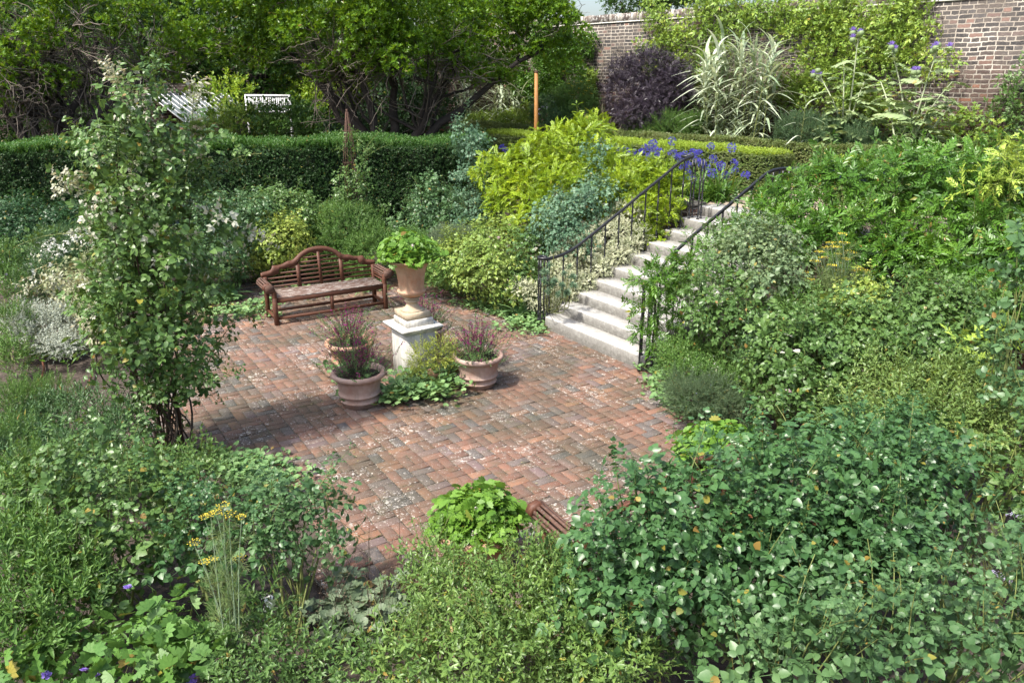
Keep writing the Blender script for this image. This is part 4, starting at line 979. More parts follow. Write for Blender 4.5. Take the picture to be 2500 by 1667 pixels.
swords("iris", "thin tuft of grassy leaves right behind the urn", "iris", at_z(1090, 640, 0), 26, .7, .012, G_IRIS, .25, .4, seed=4)
swords("foxglove", "rosette of broad bright leaves beside the left end of the bench", "foxglove", at_z(560, 728, 0), 26, .42, .06, G_LADY, .9, .6, seed=5)
swords("foxglove", "broad leaved rosette to the left of the stone steps", "foxglove", at_z(1265, 775, 0) , 24, .36, .05, G_LADY, .9, .5, seed=6)

# the edging of lady's mantle and low cranesbill around the paving
T_LADY = [cat([inst(lobed(9, .18, .12), g_.normal(0, .055, (9, 3)) * [1, 1, .4] + [0, .0, 0], unit(np.stack([np.cos(a_), np.sin(a_), np.full(9, .35)], 1)), unit(g_.normal(0, .3, (9, 3)) + [0, 0, 1]), .062 * g_.uniform(.6, 1.15, 9), g_.random(9))]) for g_, a_ in ((np.random.default_rng(s), np.random.default_rng(s + 9).uniform(0, 6.3, 9)) for s in range(4))]
def carpet(name, label, cat_, px, n, mat=G_LADY, tm=T_LADY, size=1.0, hgt=.05, rad=.16, seed=0, z=0, up=0, jit=.15, kind=None):
    """low spreading plant over several ground spots of the photo"""
    g = np.random.default_rng(seed + 77); C_ = np.array([at_z(x, y, z) for x, y in px]); b = C_.mean(0); o = thing(name, label, cat_, tuple(b))
    i = g.integers(0, len(C_), n); P = C_[i] + np.stack([g.normal(0, rad, n), g.normal(0, rad, n), z + np.abs(g.normal(hgt, hgt * .4, n)) - z], 1); k = g.integers(0, len(tm), n); a = g.uniform(0, 2 * pi, n)
    # templates here lie in the xy plane: keep z up, spin at random
    L_ = []; X = np.stack([-np.sin(a), np.cos(a), g.normal(0, jit, n)], 1)
    for q_ in range(len(tm)):
        q = k == q_
        if q.any(): L_.append(inst(tm[q_], P[q], X[q], unit(g.normal(0, jit, (q.sum(), 3)) + UPZ), size * g.uniform(.7, 1.25, q.sum()), g.random(q.sum()), rs=.5))
    V, F, R_ = cat(L_); link(npmesh("foliage", V - b, F, R_), "foliage", o, mat); return o
carpet("ladys_mantle", "scalloped pale leaves edging the bricks left of the bench", "low plant", [(480, 760), (505, 780), (530, 762), (570, 765), (600, 770), (625, 760), (645, 778), (590, 748), (540, 742), (500, 742)], 120, rad=.13, seed=1)
carpet("ladys_mantle", "scalloped leaves creeping on the soil under the bench", "low plant", [(660, 740), (700, 735), (760, 730), (820, 722), (880, 712), (920, 705), (740, 712), (850, 700)], 90, rad=.14, seed=2)
carpet("ladys_mantle", "scalloped leaves on bare soil to the right of the urn stem", "low plant", [(1010, 690), (1075, 690), (1090, 705), (1105, 722), (1125, 712), (1060, 680), (1030, 672), (1135, 690)], 95, rad=.12, seed=3)
carpet("ladys_mantle", "scalloped leaves and bright rosettes at the foot of the pale rose", "low plant", [(1150, 745), (1185, 750), (1210, 765), (1240, 770), (1160, 722), (1200, 730), (1270, 792), (1290, 812), (1310, 800), (1255, 800), (1240, 735), (1300, 780)], 190, rad=.13, seed=4)
carpet("ladys_mantle", "grey green scalloped leaves at the brick edge right of the bottom step", "low plant", [(1600, 885), (1615, 910), (1640, 925), (1610, 945), (1625, 965), (1650, 985), (1680, 1005), (1700, 1010), (1730, 1015), (1600, 860), (1590, 900)], 150, rad=.10, seed=5)
carpet("cranesbill", "low cranesbill leaves on dark soil by the left edge of the bricks", "low plant", [(560, 1120), (600, 1135), (640, 1140), (660, 1165), (690, 1180), (620, 1170), (590, 1160), (640, 1200), (560, 1180), (530, 1140), (600, 1210)], 170, size=.9, rad=.11, seed=6)
carpet("ladys_mantle", "big bluish scalloped leaves hugging the foot of the plinth between the pots", "low plant", [(985, 950), (1010, 960), (1040, 955), (1075, 945), (1085, 970), (1040, 975), (1060, 925), (1095, 930), (985, 975), (970, 990), (1015, 930)], 120, size=1.35, hgt=.10, rad=.085, seed=7)
carpet("ladys_mantle", "scalloped leaves between the two left hand pots", "low plant", [(848, 935), (858, 950), (870, 965), (850, 955), (862, 925)], 46, size=1.3, hgt=.11, rad=.07, seed=8)

# small pale shrublet at the plinth
bush("euonymus", "straggly little yellow green shrub against the white plinth", "shrub", [(1035, 880, 8.95, 30, 40), (1080, 860, 9.0, 28, 34), (1010, 900, 8.8, 16, 22), (1100, 880, 9.2, 18, 25)], T_SMALL, leafmat("lime_leaf", [(.10, .17, .03), (.24, .30, .05), (.40, .42, .10)], .45), 1.3, size=1.15, r0=.004, nstem=16)

# ---------------------------------------------------------------- plants in the pots
def potplant(pot, name, label, kind, seed):
    g = np.random.default_rng(seed); pl_ = np.array(pot.location); b = pl_ + [0, 0, .34 * pot.scale[0]]; o = thing(name, label, "potted plant", tuple(b))
    if kind == "salvia":
        tm = tmpl_single(.022, n=14, L=7, wd=.3, spread=1.15, stem=.05); n = 190; P = b + np.stack([g.normal(0, .15, n), g.normal(0, .15, n), np.abs(g.normal(.11, .12, n))], 1); D = unit((P - b) * [1.6, 1.6, .5] + [0, 0, .12])
        grow("foliage", leafmat("sage_leaf", [(.035, .085, .03), (.065, .14, .04), (.12, .21, .06)], .5), tm, P, D, g, 1.05, .8, .35, o, .6)
        m = MB(); fl = []; T = inst(floret(1, 3, .3), np.zeros((1, 3)), np.array([[0, 1, 0]]), np.array([[0, 0, 1]]), 1)
        for _ in range(64):
            a = g.uniform(0, 2 * pi); e = abs(g.normal(0, .42)); L = g.uniform(.26, .56); d = np.array([sin(e) * cos(a), sin(e) * sin(a), cos(e)]); p0 = np.array([g.normal(0, .08), g.normal(0, .08), 0]); t = np.linspace(0, 1, 5)[:, None]
            P = p0 + d * t * L + np.array([d[0], d[1], 0]) * .12 * t * t; m.tube(P, .0022, 4, cap=False)
            for _2 in range(g.integers(7, 14)):
                q = g.uniform(.5, 1.02); fl.append(p0 + d * q * L + np.array([d[0], d[1], 0]) * .12 * q * q + g.normal(0, .010, 3))
        m.build("stalk", M_CANEB, o); fl = np.array(fl); Dv = unit(g.normal(size=fl.shape)); V, F, R_ = inst(cat([floret(.5, 4, .5), floret(.4, 3, -.3)]), fl, Dv, unit(g.normal(size=fl.shape)), .021 * g.uniform(.7, 1.3, len(fl)), g.random(len(fl)))
        link(npmesh("blossom", V, F, R_), "blossom", o, PET_M)
    else:
        lf = lobed2(5); tm = []
        for k in range(4):
            q = np.random.default_rng(k + seed); n = 11; a = np.arange(n) * 2.4; e = q.uniform(.2, 1.3, n); D = np.stack([np.sin(e) * np.cos(a), np.sin(e) * np.sin(a), np.cos(e) * .4], 1)
            P = np.stack([np.sin(e) * np.cos(a) * .055, np.sin(e) * np.sin(a) * .055, q.uniform(0, .07, n)], 1); tm.append(inst(lf, P, unit(D), unit(q.normal(0, .25, (n, 3)) + UPZ + D * .4), .050 * q.uniform(.6, 1.15, n), q.random(n)))
        tm = [(v[:, [0, 2, 1]] * [1, 1, -1], f, r) for v, f, r in tm]      # growing along +y
        sx = kind[1]; n = int(120 * kind[2]); a = g.uniform(0, 2 * pi, n); rr = np.sqrt(g.random(n)) * sx; z = kind[3] * np.sqrt(np.clip(1 - (rr / sx) ** 2, 0, 1)) * g.uniform(.25, 1.0, n) + .02
        P = b + np.stack([rr * np.cos(a), rr * np.sin(a), z], 1); D = unit(np.stack([rr * np.cos(a) * 2, rr * np.sin(a) * 2, np.full(n, .45)], 1)); grow("foliage", G_FRESH, tm, P, D, g, 1.15, .6, .3, o, 0.2)
        q = np.argsort(-P[:, 2] + .6 * P[:, 1])[:60]; blooms(o, [P[i] + [0, -.02, .05] for i in q[::max(1, 60 // kind[4])][:kind[4]]], PET_P, .035, "head", seed=seed)
    return o
potplant(POTS[0], "salvia", "wispy salvia with purple flowers in the front pot", "salvia", 1)
potplant(POTS[1], "salvia", "wispy salvia with purple flowers in the pot nearest the steps", "salvia", 2)
potplant(POTS[2], "salvia", "wispy salvia with purple flowers in the pot nearest the bench", "salvia", 3)
potplant(POTS[3], "salvia", "dark purple salvia in the pot hidden behind the plinth", "salvia", 4)
potplant(PF, "geranium", "bright green geranium with two tiny pink blooms in the near front pot", ("g", .29, 1.6, .26, 3), 5)
potplant(PR, "geranium", "bright green geranium with pink blooms in the pot behind the near bench", ("g", .34, 1.9, .26, 4), 6)
class _U: location = (PC[0], PC[1], ZU + .70 - .34); scale = (1, 1, 1)
potplant(_U, "geranium", "rounded pale green geranium growing in the tall urn", ("g", .31, 1.9, .24, 3), 7)

# ---------------------------------------------------------------- climbing roses on metal obelisks
def obelisk(label, base, H, r0, lobes, seed, rl, tm=T_ROSEH, mat=G_ROSE, cov=1.7, wither=0, size=1.0, canesn=18):
    g = np.random.default_rng(seed); o = thing("obelisk", "slim rusty metal obelisk " + label, "obelisk", tuple(base)); m = MB()
    for k in range(6):
        a = k * pi / 3; m.tube([(r0 * cos(a), r0 * sin(a), 0), (r0 * .8 * cos(a), r0 * .8 * sin(a), H * .75), (.02 * cos(a), .02 * sin(a), H)], .009, 6)
    m.build("upright", M_RUST, o); m = MB()
    for z in (.25, .9, 1.5, 2.1, 2.7):
        if z < H * .9:
            rr = r0 * (1 - .2 * z / H / .75) + .004; th = np.linspace(0, 2 * pi, 25); m.tube(np.stack([rr * np.cos(th), rr * np.sin(th), np.full(25, z)], 1), .006, 5, cap=False)
    m.tube([(0, 0, H - .03), (0, 0, H + .05)], .02, 8); m.build("hoop", M_RUST, o)
    r = thing("climbing_rose", rl, "climbing rose", tuple(base + np.array([.0, 0, 0])))
    P, D = scatter(lobes, auto_n(lobes, tm, size, cov), g, .3, .35, .25, .35, .7); grow("foliage", mat, tm, P, D, g, size, .35, .6, r, .7)
    if wither:
        q = (P[:, 2] > 1.9) | (g.random(len(P)) < .12); P2, D2 = P[q], D[q]; kk = g.random(len(P2)) < wither; grow("bleached_leaves", G_WITHER, T_ROSE, P2[kk], D2[kk], g, .9, .3, .7, r, .4)
    m = MB()
    for _ in range(canesn):
        c, rr = lobes[g.integers(len(lobes))]; e = c + unit(g.normal(size=3)) * rr * .7; a = g.uniform(0, 6.3); t = np.linspace(0, 1, 14)[:, None]; b = np.array([*base[:2], 0]) + [g.normal(0, .16), g.normal(0, .16), 0]
        P_ = b + (e - b) * t; th = a + t * g.uniform(2, 5); w_ = np.sin(t * pi) * g.uniform(.08, .24); P_ = P_ + np.hstack([np.cos(th) * w_, np.sin(th) * w_, 0 * t]); m.tube(P_ - base, np.linspace(.013, .004, 14) * g.uniform(.6, 1.2), 6, cap=False)
    m.build("stem", M_CANEB, r, True)
    m = MB(); n = 0; tips = []
    for _ in range(26):     # long young shoots reaching out
        i = g.integers(len(P)); d = unit(D[i] + [0, 0, .5] + g.normal(0, .3, 3)); L = g.uniform(.2, .6); t = np.linspace(0, 1, 5)[:, None]; Q = P[i] + d * t * L - np.array([0, 0, .1]) * t * t; m.tube(Q - base, np.linspace(.004, .002, 5), 4, cap=False); tips.append((Q, d))
    m.build("young_sprays", M_CANE, r)
    Pt = np.concatenate([q[0][1:] for q in tips]); Dt = np.concatenate([np.tile(q[1], (4, 1)) for q in tips]); grow("shoot_leaves", mat, tm, Pt, Dt, g, size * .6, .2, .7, r, .7)
    return r
ob = at_z(405, 1100, 0)
OL = [lobe(*l) for l in [(340, 300, 7.3, 50, 75), (300, 410, 7.3, 70, 70), (400, 420, 7.4, 90, 70), (350, 520, 7.3, 110, 75), (480, 390, 7.5, 55, 40), (450, 530, 7.3, 70, 60), (390, 640, 7.3, 110, 75), (310, 640, 7.2, 60, 60), (360, 760, 7.2, 120, 70), (440, 740, 7.3, 70, 60),
                            (400, 870, 7.15, 110, 70), (320, 870, 7.1, 60, 50), (460, 900, 7.2, 60, 45), (400, 950, 7.15, 75, 35), (260, 740, 7.2, 50, 50)]]
cr = obelisk("under the big climbing rose at the left edge of the paving", ob, 3.0, .20, OL, 41, "tall climbing rose with bleached withered top leaves on the nearest obelisk", wither=.30, cov=1.7, canesn=26, size=1.12)
blooms(cr, [front(x, y, OL, .03) for x, y in [(292, 682), (290, 695), (470, 252), (200, 700)]], PET_W, .045, seed=8)
g = np.random.default_rng(77)
for k, (px, py, qx, qy, Y) in enumerate([(330, 330, 262, 175, 7.3), (400, 360, 375, 165, 7.3), (470, 400, 478, 215, 7.4), (480, 480, 640, 375, 7.6), (430, 700, 640, 570, 7.8), (500, 900, 620, 760, 7.7), (250, 480, 150, 470, 7.2), (300, 600, 40, 600, 7.2), (250, 700, 60, 720, 7.0), (300, 380, 165, 350, 7.3)]):
    m = MB() if k == 0 else m; p, q = at_y(px, py, Y), at_y(qx, qy, Y + g.normal(0, .15)); t = np.linspace(0, 1, 8)[:, None]; Q = p + (q - p) * t + np.array([0, 0, .12]) * np.sin(t * pi); m.tube(Q - ob, np.linspace(.006, .0025, 8), 5, cap=False)
    Pq = Q[1:].repeat(2, 0) + g.normal(0, .015, (14, 3)); Dq = np.tile(unit(q - p), (14, 1)); f = grow("shoot_leaves", G_WITHER if k % 2 == 0 and k < 9 else G_ROSE, T_ROSEH, Pq, Dq, g, .62, .2, .8, cr, .7)
m.build("long_shoot", M_CANE, cr)
ob2 = at_z(868, 655, 0); ob2 = np.array([ob2[0] * .985, ob2[1] * .985 + .0, 0])
O2 = [lobe(*l) for l in [(885, 500, 15.3, 34, 45), (850, 460, 15.2, 22, 30), (880, 400, 15.3, 20, 40), (860, 540, 15.2, 35, 30), (850, 360, 15.3, 12, 22)]]
obelisk("standing against the yew hedge behind the urn", np.array([at_y(868, 600, 15.5)[0], 15.5, 0.0]), 3.05, .14, O2, 42, "thin climbing rose on the obelisk in front of the yew hedge", T and 0, cov=.9) if False else obelisk("standing against the yew hedge behind the urn", np.array([at_y(868, 600, 15.5)[0], 15.5, 0.0]), 3.05, .14, O2, 42, "thin climbing rose on the obelisk in front of the yew hedge", tm=T_ROSE, cov=1.0, canesn=10)
o, L = bush("climbing_rose", "bluish leaved climbing rose in front of the hedge corner, left of the golden shrub", "climbing rose", [(1135, 325, 15.2, 28, 30), (1155, 370, 15.2, 30, 35), (1165, 430, 15.0, 32, 35), (1135, 455, 15, 30, 25), (1180, 500, 14.8, 30, 40), (1150, 540, 14.6, 35, 35)], T_ROSE, leafmat("rose_leaf_grey", [(.05, .12, .07), (.09, .18, .11), (.14, .24, .14)], .45), 1.5, nstem=16, stem=M_CANEB)

# ---------------------------------------------------------------- along the steps
GSH = "climbers tumbling over the terrace wall"
o, L = bush("wisteria", "golden yellow green pinnate shrub left of the steps, brightest plant in view", "shrub", [(1330, 400, 14.6, 75, 55), (1400, 370, 14.8, 80, 55), (1440, 330, 15.2, 45, 30), (1290, 450, 14.3, 80, 60), (1220, 430, 14.6, 55, 45), (1380, 470, 14.0, 90, 70), (1480, 430, 13.9, 70, 60), (1310, 540, 13.6, 60, 60), (1250, 510, 14.0, 50, 50),
     (1440, 510, 13.4, 60, 40)], T_WIST, G_GOLD, 2.4, group=GSH, nstem=12)
o, L = bush("wisteria", "golden shrub foliage hanging beside the upper treads, behind the left rail", "shrub", [lobe_e(*q) for q in ((1570, 455, 9.9, 50, 40), (1605, 425, 9.9, 38, 26), (1530, 465, 9.95, 45, 35), (1600, 510, 9.7, 34, 34), (1565, 520, 9.6, 34, 34), (1585, 560, 9.45, 24, 26), (1632, 470, 9.6, 22, 30), (1628, 520, 9.4, 20, 26), (1600, 600, 9.38, 16, 16), (1650, 455, 9.6, 18, 22))], T_WIST, G_GOLD, 2.4, size=.9, group=GSH, nstem=10, back=.8)
o, L = bush("rose_bush", "grey green rose between the golden shrub and the white edged shrub", "rose bush", [(1400, 530, 12.9, 65, 45), (1460, 480, 13.0, 45, 30), (1350, 560, 12.8, 50, 45), (1390, 590, 12.5, 55, 35), (1455, 400, 13.6, 22, 45)], T_ROSE, leafmat("rose_leaf_grey", []), 2.2, group=GR)
blooms(o, spots(L, [(1475, 498), (1440, 505), (1448, 515), (1462, 520)]), PET_W, .035, seed=12)
T_EUO = tmpl_single(.024, n=12, L=4, wd=.30, spread=1.1)
o, L = bush("euonymus", "cream and green variegated shrub spilling over the left ends of the steps", "shrub", [lobe_e(*q) for q in ((1540, 525, 9.75, 55, 26), (1480, 575, 9.75, 60, 34), (1420, 620, 9.75, 60, 40), (1370, 670, 9.8, 50, 36), (1310, 720, 9.8, 40, 30), (1350, 745, 9.5, 26, 18),
     (1395, 716, 9.38, 26, 20), (1428, 688, 9.34, 28, 20), (1470, 654, 9.32, 28, 20), (1508, 622, 9.32, 28, 18), (1540, 598, 9.34, 26, 18), (1390, 690, 9.4, 26, 20), (1560, 570, 9.4, 22, 18), (1270, 705, 9.9, 28, 18))], T_EUO, G_VAR, 1.9, group="variegated edging", nstem=8, back=.8, bump=.3)
o.pop("group", None) if "group" in o else None
g = np.random.default_rng(50); sp = thing("spurge", "dark blue green whorled spurge at the foot of the left handrail", "spurge", tuple(at_z(1345, 770, 0)))
T_EU = spray(leaf_flat(.09), 46, .05, .075, 5, 1.5, .004); T_EU = (T_EU[0] , T_EU[1], T_EU[2])
Pq = np.array([at_y(x, y, Y) for x, y, Y in [(1352, 612, 11.3), (1343, 650, 11.2), (1330, 668, 11.0), (1380, 672, 11.1), (1395, 680, 11.15), (1372, 700, 11.0), (1345, 700, 10.95), (1336, 715, 10.9), (1362, 720, 10.95), (1400, 700, 11.1), (1355, 690, 11.0), (1390, 655, 11.3), (1385, 720, 11.0), (1330, 690, 10.95)]])
Dq = unit(np.stack([g.normal(0, .3, len(Pq)), g.normal(-.3, .25, len(Pq)), np.ones(len(Pq))], 1)); V, F, R_ = inst(T_EU, Pq, Dq, unit(g.normal(size=Pq.shape)), g.uniform(1.0, 1.35, len(Pq)), g.random(len(Pq)), rs=.5); link(npmesh("foliage", V - np.array(sp.location), F, R_), "foliage", sp, G_EUPH)
m = MB()
for p in Pq: b = np.array(sp.location); m.tube([(0 + g.normal(0, .1), g.normal(0, .1), 0), (p - b) * [.8, .8, .5], p - b], .006, 5, cap=False)
m.build("stem", M_CANE, sp)
# dark wisteria right of the steps
o, L = bush("wisteria", "low part of the dark green wisteria covering the right iron newel", "shrub", [lobe_e(*q) for q in ((1590, 745, 7.02, 34, 48), (1595, 690, 7.0, 34, 22), (1592, 815, 7.0, 30, 40), (1640, 680, 6.9, 30, 26), (1640, 750, 6.8, 34, 44), (1690, 645, 6.9, 34, 26), (1690, 710, 6.75, 36, 36), (1745, 605, 6.9, 34, 26), (1560, 690, 6.95, 16, 12))], T_WIST, G_WIST, 2.2, size=.92, group=GSH, nstem=10, spread=.05, sway=.1)
o, L = bush("wisteria", "great mound of glossy dark green wisteria to the right of the steps", "shrub", [(1800, 600, 9.8, 50, 40), (1860, 550, 10.0, 58, 44), (1800, 570, 9.9, 30, 20), (1915, 495, 10.2, 60, 40), (2000, 450, 10.3, 60, 34), (1930, 575, 9.7, 70, 55), (2040, 500, 10.1, 100, 80), (2010, 610, 9.6, 70, 60), (2110, 590, 9.6, 100, 80),
     (2180, 445, 10.0, 110, 60), (2235, 405, 10.2, 55, 26), (2010, 405, 10.5, 26, 14), (2280, 385, 10.3, 24, 14)], T_WIST, G_WIST, 2.2, group=GSH, nstem=14, stem=M_BARK, r0=.02)
o, L = bush("wisteria", "far right mound of dark wisteria with a pale young tuft on top", "shrub", [(2330, 440, 9.6, 100, 60), (2440, 520, 9.2, 100, 90), (2300, 560, 9.5, 110, 90), (2210, 660, 9.2, 90, 70), (2350, 690, 8.9, 110, 80), (2480, 680, 8.6, 90, 110), (2570, 480, 9.2, 120, 100)], T_WIST, G_WIST, 2.2, group=GSH, nstem=12, stem=M_BARK, r0=.02)
o, L = bush("wisteria", "pale lime tuft of young wisteria leaves at the far right above the dark mound", "shrub", [(2440, 450, 8.9, 60, 28), (2400, 470, 8.9, 40, 22), (2470, 425, 9.0, 35, 25)], T_WIST, leafmat("wisteria_young", [(.16, .28, .04), (.28, .40, .06), (.42, .52, .10)], .4), 1.1, group=GSH, nstem=6)

# ---------------------------------------------------------------- right hand beds
o, L = bush("rose_bush", "grey leaved rose below the wisteria, right of the right handrail", "rose bush", [(1850, 640, 8.9, 75, 60), (1800, 600, 9.2, 50, 35), (1880, 700, 8.6, 60, 45), (1790, 660, 8.9, 45, 40), (1900, 620, 9.0, 40, 35)], T_ROSE, leafmat("rose_leaf_sage", [(.055, .115, .055), (.095, .165, .08), (.15, .22, .11), (.26, .33, .15)], .45), 2.2, group=GR)
o, L = bush("rose_bush", "white flowered rose right of the foot of the steps", "rose bush", [(1760, 745, 8.5, 70, 45), (1720, 700, 8.7, 45, 35), (1790, 800, 8.2, 50, 40), (1740, 790, 8.4, 45, 35)], T_ROSE, G_ROSE, 2.3, size=1.05, group=GR)
blooms(o, spots(L, [(1742, 698), (1756, 708), (1748, 716), (1778, 706), (1785, 718), (1730, 712), (1757, 746), (1760, 738), (1728, 695), (1785, 752), (1728, 820)]), PET_W, .042, seed=14)
o, L = bush("rose_bush", "large rose with white buds and one pink bloom above bare soil", "rose bush", [(1960, 880, 7.5, 110, 75), (1930, 830, 7.8, 80, 55), (2020, 830, 7.8, 70, 50), (1960, 960, 7.2, 100, 55), (1880, 920, 7.4, 55, 50), (2050, 900, 7.4, 60, 60)], T_ROSEH, G_ROSE, 2.3, group=GR, r0=.010)
blooms(o, spots(L, [(1924, 956)]), PET_P, .045, seed=15); blooms(o, spots(L, [(1876, 775), (1882, 790), (1900, 785), (1898, 770), (1925, 802), (1932, 812), (1980, 795), (1990, 790), (2018, 788), (2025, 790), (1945, 858), (1910, 862), (2056, 866), (2025, 943), (1935, 822), (1922, 818)]), PET_W, .035, seed=16)
o, L = bush("rose_bush", "wide rose with faded pink blooms at the foot of the far right wisteria", "rose bush", [(2150, 790, 7.9, 110, 60), (2260, 760, 7.9, 110, 60), (2340, 800, 7.6, 80, 60), (2120, 850, 7.6, 80, 55), (2230, 850, 7.5, 90, 60), (2330, 870, 7.3, 80, 60)], T_ROSE, G_ROSE, 2.3, size=1.05, group=GR)
blooms(o, spots(L, [(2305, 738), (2360, 745), (2335, 750), (2212, 718), (2288, 698)]), PET_P, .05, seed=17); blooms(o, spots(L, [(2325, 775), (2238, 790), (2338, 745)]), PET_W, .04, seed=18)
o, L = bush("rose_bush", "yellowing rose tips between the fennel and the pink rose", "rose bush", [(2075, 820, 7.9, 45, 55), (2090, 760, 8.0, 35, 30)], T_ROSE, G_ROSEY, 1.8, group=GR)
def fennel(label, base, H, heads, seed, sz=1.0, col=PET_Y):
    g = np.random.default_rng(seed); o = thing("fennel", label, "fennel", tuple(base)); m = MB(); U = []; P_, D_ = [], []
    for e in heads:
        t = np.linspace(0, 1, 9)[:, None]; b = base + [g.normal(0, .05), g.normal(0, .05), 0]; c = np.array([b[0] * .7 + e[0] * .3, b[1] * .7 + e[1] * .3, e[2] * .7]); Q = (1 - t) ** 2 * b + 2 * t * (1 - t) * c + t * t * e; m.tube(Q - base, np.linspace(.009, .003, 9) * sz, 5, cap=False)
        for k in range(2, 8):
            P_.append(Q[k]); D_.append(unit(g.normal(size=3) + [0, 0, .7])); P_.append(Q[k]); D_.append(unit(g.normal(size=3) + [0, 0, .5]))
        n = 20; a = np.arange(n) * 2.4; rr = np.sqrt((np.arange(n) + .5) / n) * .065 * sz * g.uniform(.7, 1.15)
        for i in range(n):
            p = e + np.array([rr[i] * cos(a[i]), rr[i] * sin(a[i]), .045 * sz - rr[i] * .15 + g.normal(0, .003)]); U.append(p); m.tube([e - base, p - base], .0010 * sz, 3, cap=False)
    m.build("stem", plain("fennel_stem", (.16, .22, .13), .6, .3, 12), o)
    U = np.array(U); V, F, R_ = inst(cat([floret(1, 5, .2), floret(.7, 4, -.1)]), U, unit(g.normal(0, .3, U.shape) + [0, 1, 0]), unit(g.normal(0, .3, U.shape) + UPZ), .010 * sz * g.uniform(.8, 1.2, len(U)), g.random(len(U))); link(npmesh("umbel", V - base, F, R_), "umbel", o, col)
    thread = [spray(leaf_flat(.018), 26, .16, .10, 90 + k, .9, .001) for k in range(3)]; grow("foliage", G_FENN, thread, np.array(P_), np.array(D_), g, sz, .4, .5, o, .5); return o
PET_YF = m_petal("umbel_yellow", (.42, .34, .03), (.60, .50, .06)); fb = at_y(2050, 800, 8.5); fb[2] = 0
fennel("tall fennel with flat yellow flower heads in front of the dark wisteria", fb, 2, [at_y(x, y, 8.4 + ((x * 7 + y) % 5) * .1) for x, y in [(2055, 578), (2028, 600), (2045, 628), (2010, 636), (2065, 640), (2000, 622), (2030, 655), (2085, 668), (1965, 672), (1980, 690), (2070, 705), (2110, 668), (2092, 660), (1990, 645), (2050, 668), (2040, 610), (2075, 622), (2060, 600), (1960, 688), (2020, 612)]], 3, 1.0, PET_YF)
o, L = bush("feathery_bush", "brownish feathery fennel leaves under the yellow heads", "bush", [(2030, 720, 8.5, 50, 45), (2060, 760, 8.3, 45, 45), (2010, 770, 8.2, 40, 35)], T_FINE, G_FENN, 1.8, up=.9)
o, L = bush("aster", "soft green aster clump under the fennel", "flower clump", [(1950, 740, 8.4, 50, 30), (1990, 790, 8.1, 40, 25), (1920, 780, 8.2, 45, 25)], T_NARROW, G_FINE, 2.2, up=.8)
blooms(o, spots(L, [(1955, 706), (1960, 712), (1948, 716), (2080, 730), (2085, 742), (2076, 748), (2092, 752)]), PET_W, .03, "head", seed=19)
o, L = bush("aster", "upright fine grey green clump left of the big rose", "flower clump", [(1850, 830, 8.0, 30, 45), (1840, 880, 7.8, 30, 35)], T_NARROW, G_ROSEB, 2, up=1.2)
o, L = bush("groundcover_geranium", "low bright green mat with white flower spikes near the bottom step", "low plant", [(1680, 880, 8.5, 75, 28), (1740, 900, 8.3, 70, 30), (1690, 920, 8.1, 60, 25), (1780, 940, 7.9, 50, 25), (1650, 860, 8.8, 40, 20)], T_SMALL, G_FINE, 2.4, size=1.4, nstem=0)
blooms(o, spots(L, [(1678, 868), (1684, 874), (1676, 876), (1698, 872), (1690, 880), (1735, 855), (1738, 862), (1742, 870), (1736, 880), (1745, 888), (1752, 895), (1740, 900), (1748, 905), (1738, 908), (1776, 858), (1685, 892), (1692, 897), (1750, 910)]), PET_W, .022, "head", seed=20)
o, L = bush("lavender", "dark fine leaved hummock at the brick edge with tiny purple dots", "low plant", [(1690, 970, 7.75, 60, 35), (1740, 960, 7.7, 45, 35), (1660, 940, 7.95, 35, 25), (1780, 990, 7.5, 40, 25)], T_FINE, leafmat("lavender_leaf", [(.05, .10, .05), (.09, .15, .075), (.14, .20, .10)], .55), 2.2, nstem=0)
blooms(o, spots(L, [(1687, 921), (1732, 915), (1700, 960), (1735, 940)]), PET_V, .012, "head", seed=21)
o, L = bush("loose_bush", "wide tangle of narrow light green leaves in front of the pink rose", "bush", [(2150, 980, 6.7, 90, 50), (2260, 960, 6.8, 110, 55), (2380, 980, 6.5, 110, 60), (2180, 1050, 6.2, 110, 45), (2300, 1050, 6.1, 120, 55), (2450, 1060, 5.9, 100, 60), (2080, 1010, 6.6, 60, 35), (2130, 920, 7.0, 50, 30)], T_LOOSE, leafmat("loose_leaf", [(.05, .12, .03), (.10, .18, .045), (.17, .26, .07), (.30, .36, .11)], .42), 2.4, nstem=40, r0=.005, up=.7, jit=.8)
o, L = bush("wisteria", "yellow young pinnate shoots poking from the tangle at the right", "shrub", [(2320, 860, 6.9, 60, 35), (2290, 900, 6.8, 35, 30), (2380, 850, 7.0, 35, 25)], T_WIST, leafmat("wisteria_young", []), .5, size=1.3, nstem=4)
o, L = bush("rose_bush", "nearer rose leaning in from the right edge with a few yellow leaves", "rose bush", [(2490, 620, 6.3, 50, 50), (2520, 740, 6.1, 70, 90), (2500, 900, 5.9, 60, 80), (2540, 1000, 5.7, 70, 70)], T_ROSEL, G_ROSEB, 1.3, group=GR, r0=.012, nstem=16)
o, L = bush("rose_bush", "right edge rose with long canes above the catmint", "rose bush", [(2480, 1140, 5.2, 90, 60), (2440, 1230, 4.9, 70, 50), (2520, 1300, 4.6, 60, 60)], T_ROSEL, G_ROSE, 1.3, group=GR, r0=.012, nstem=14)

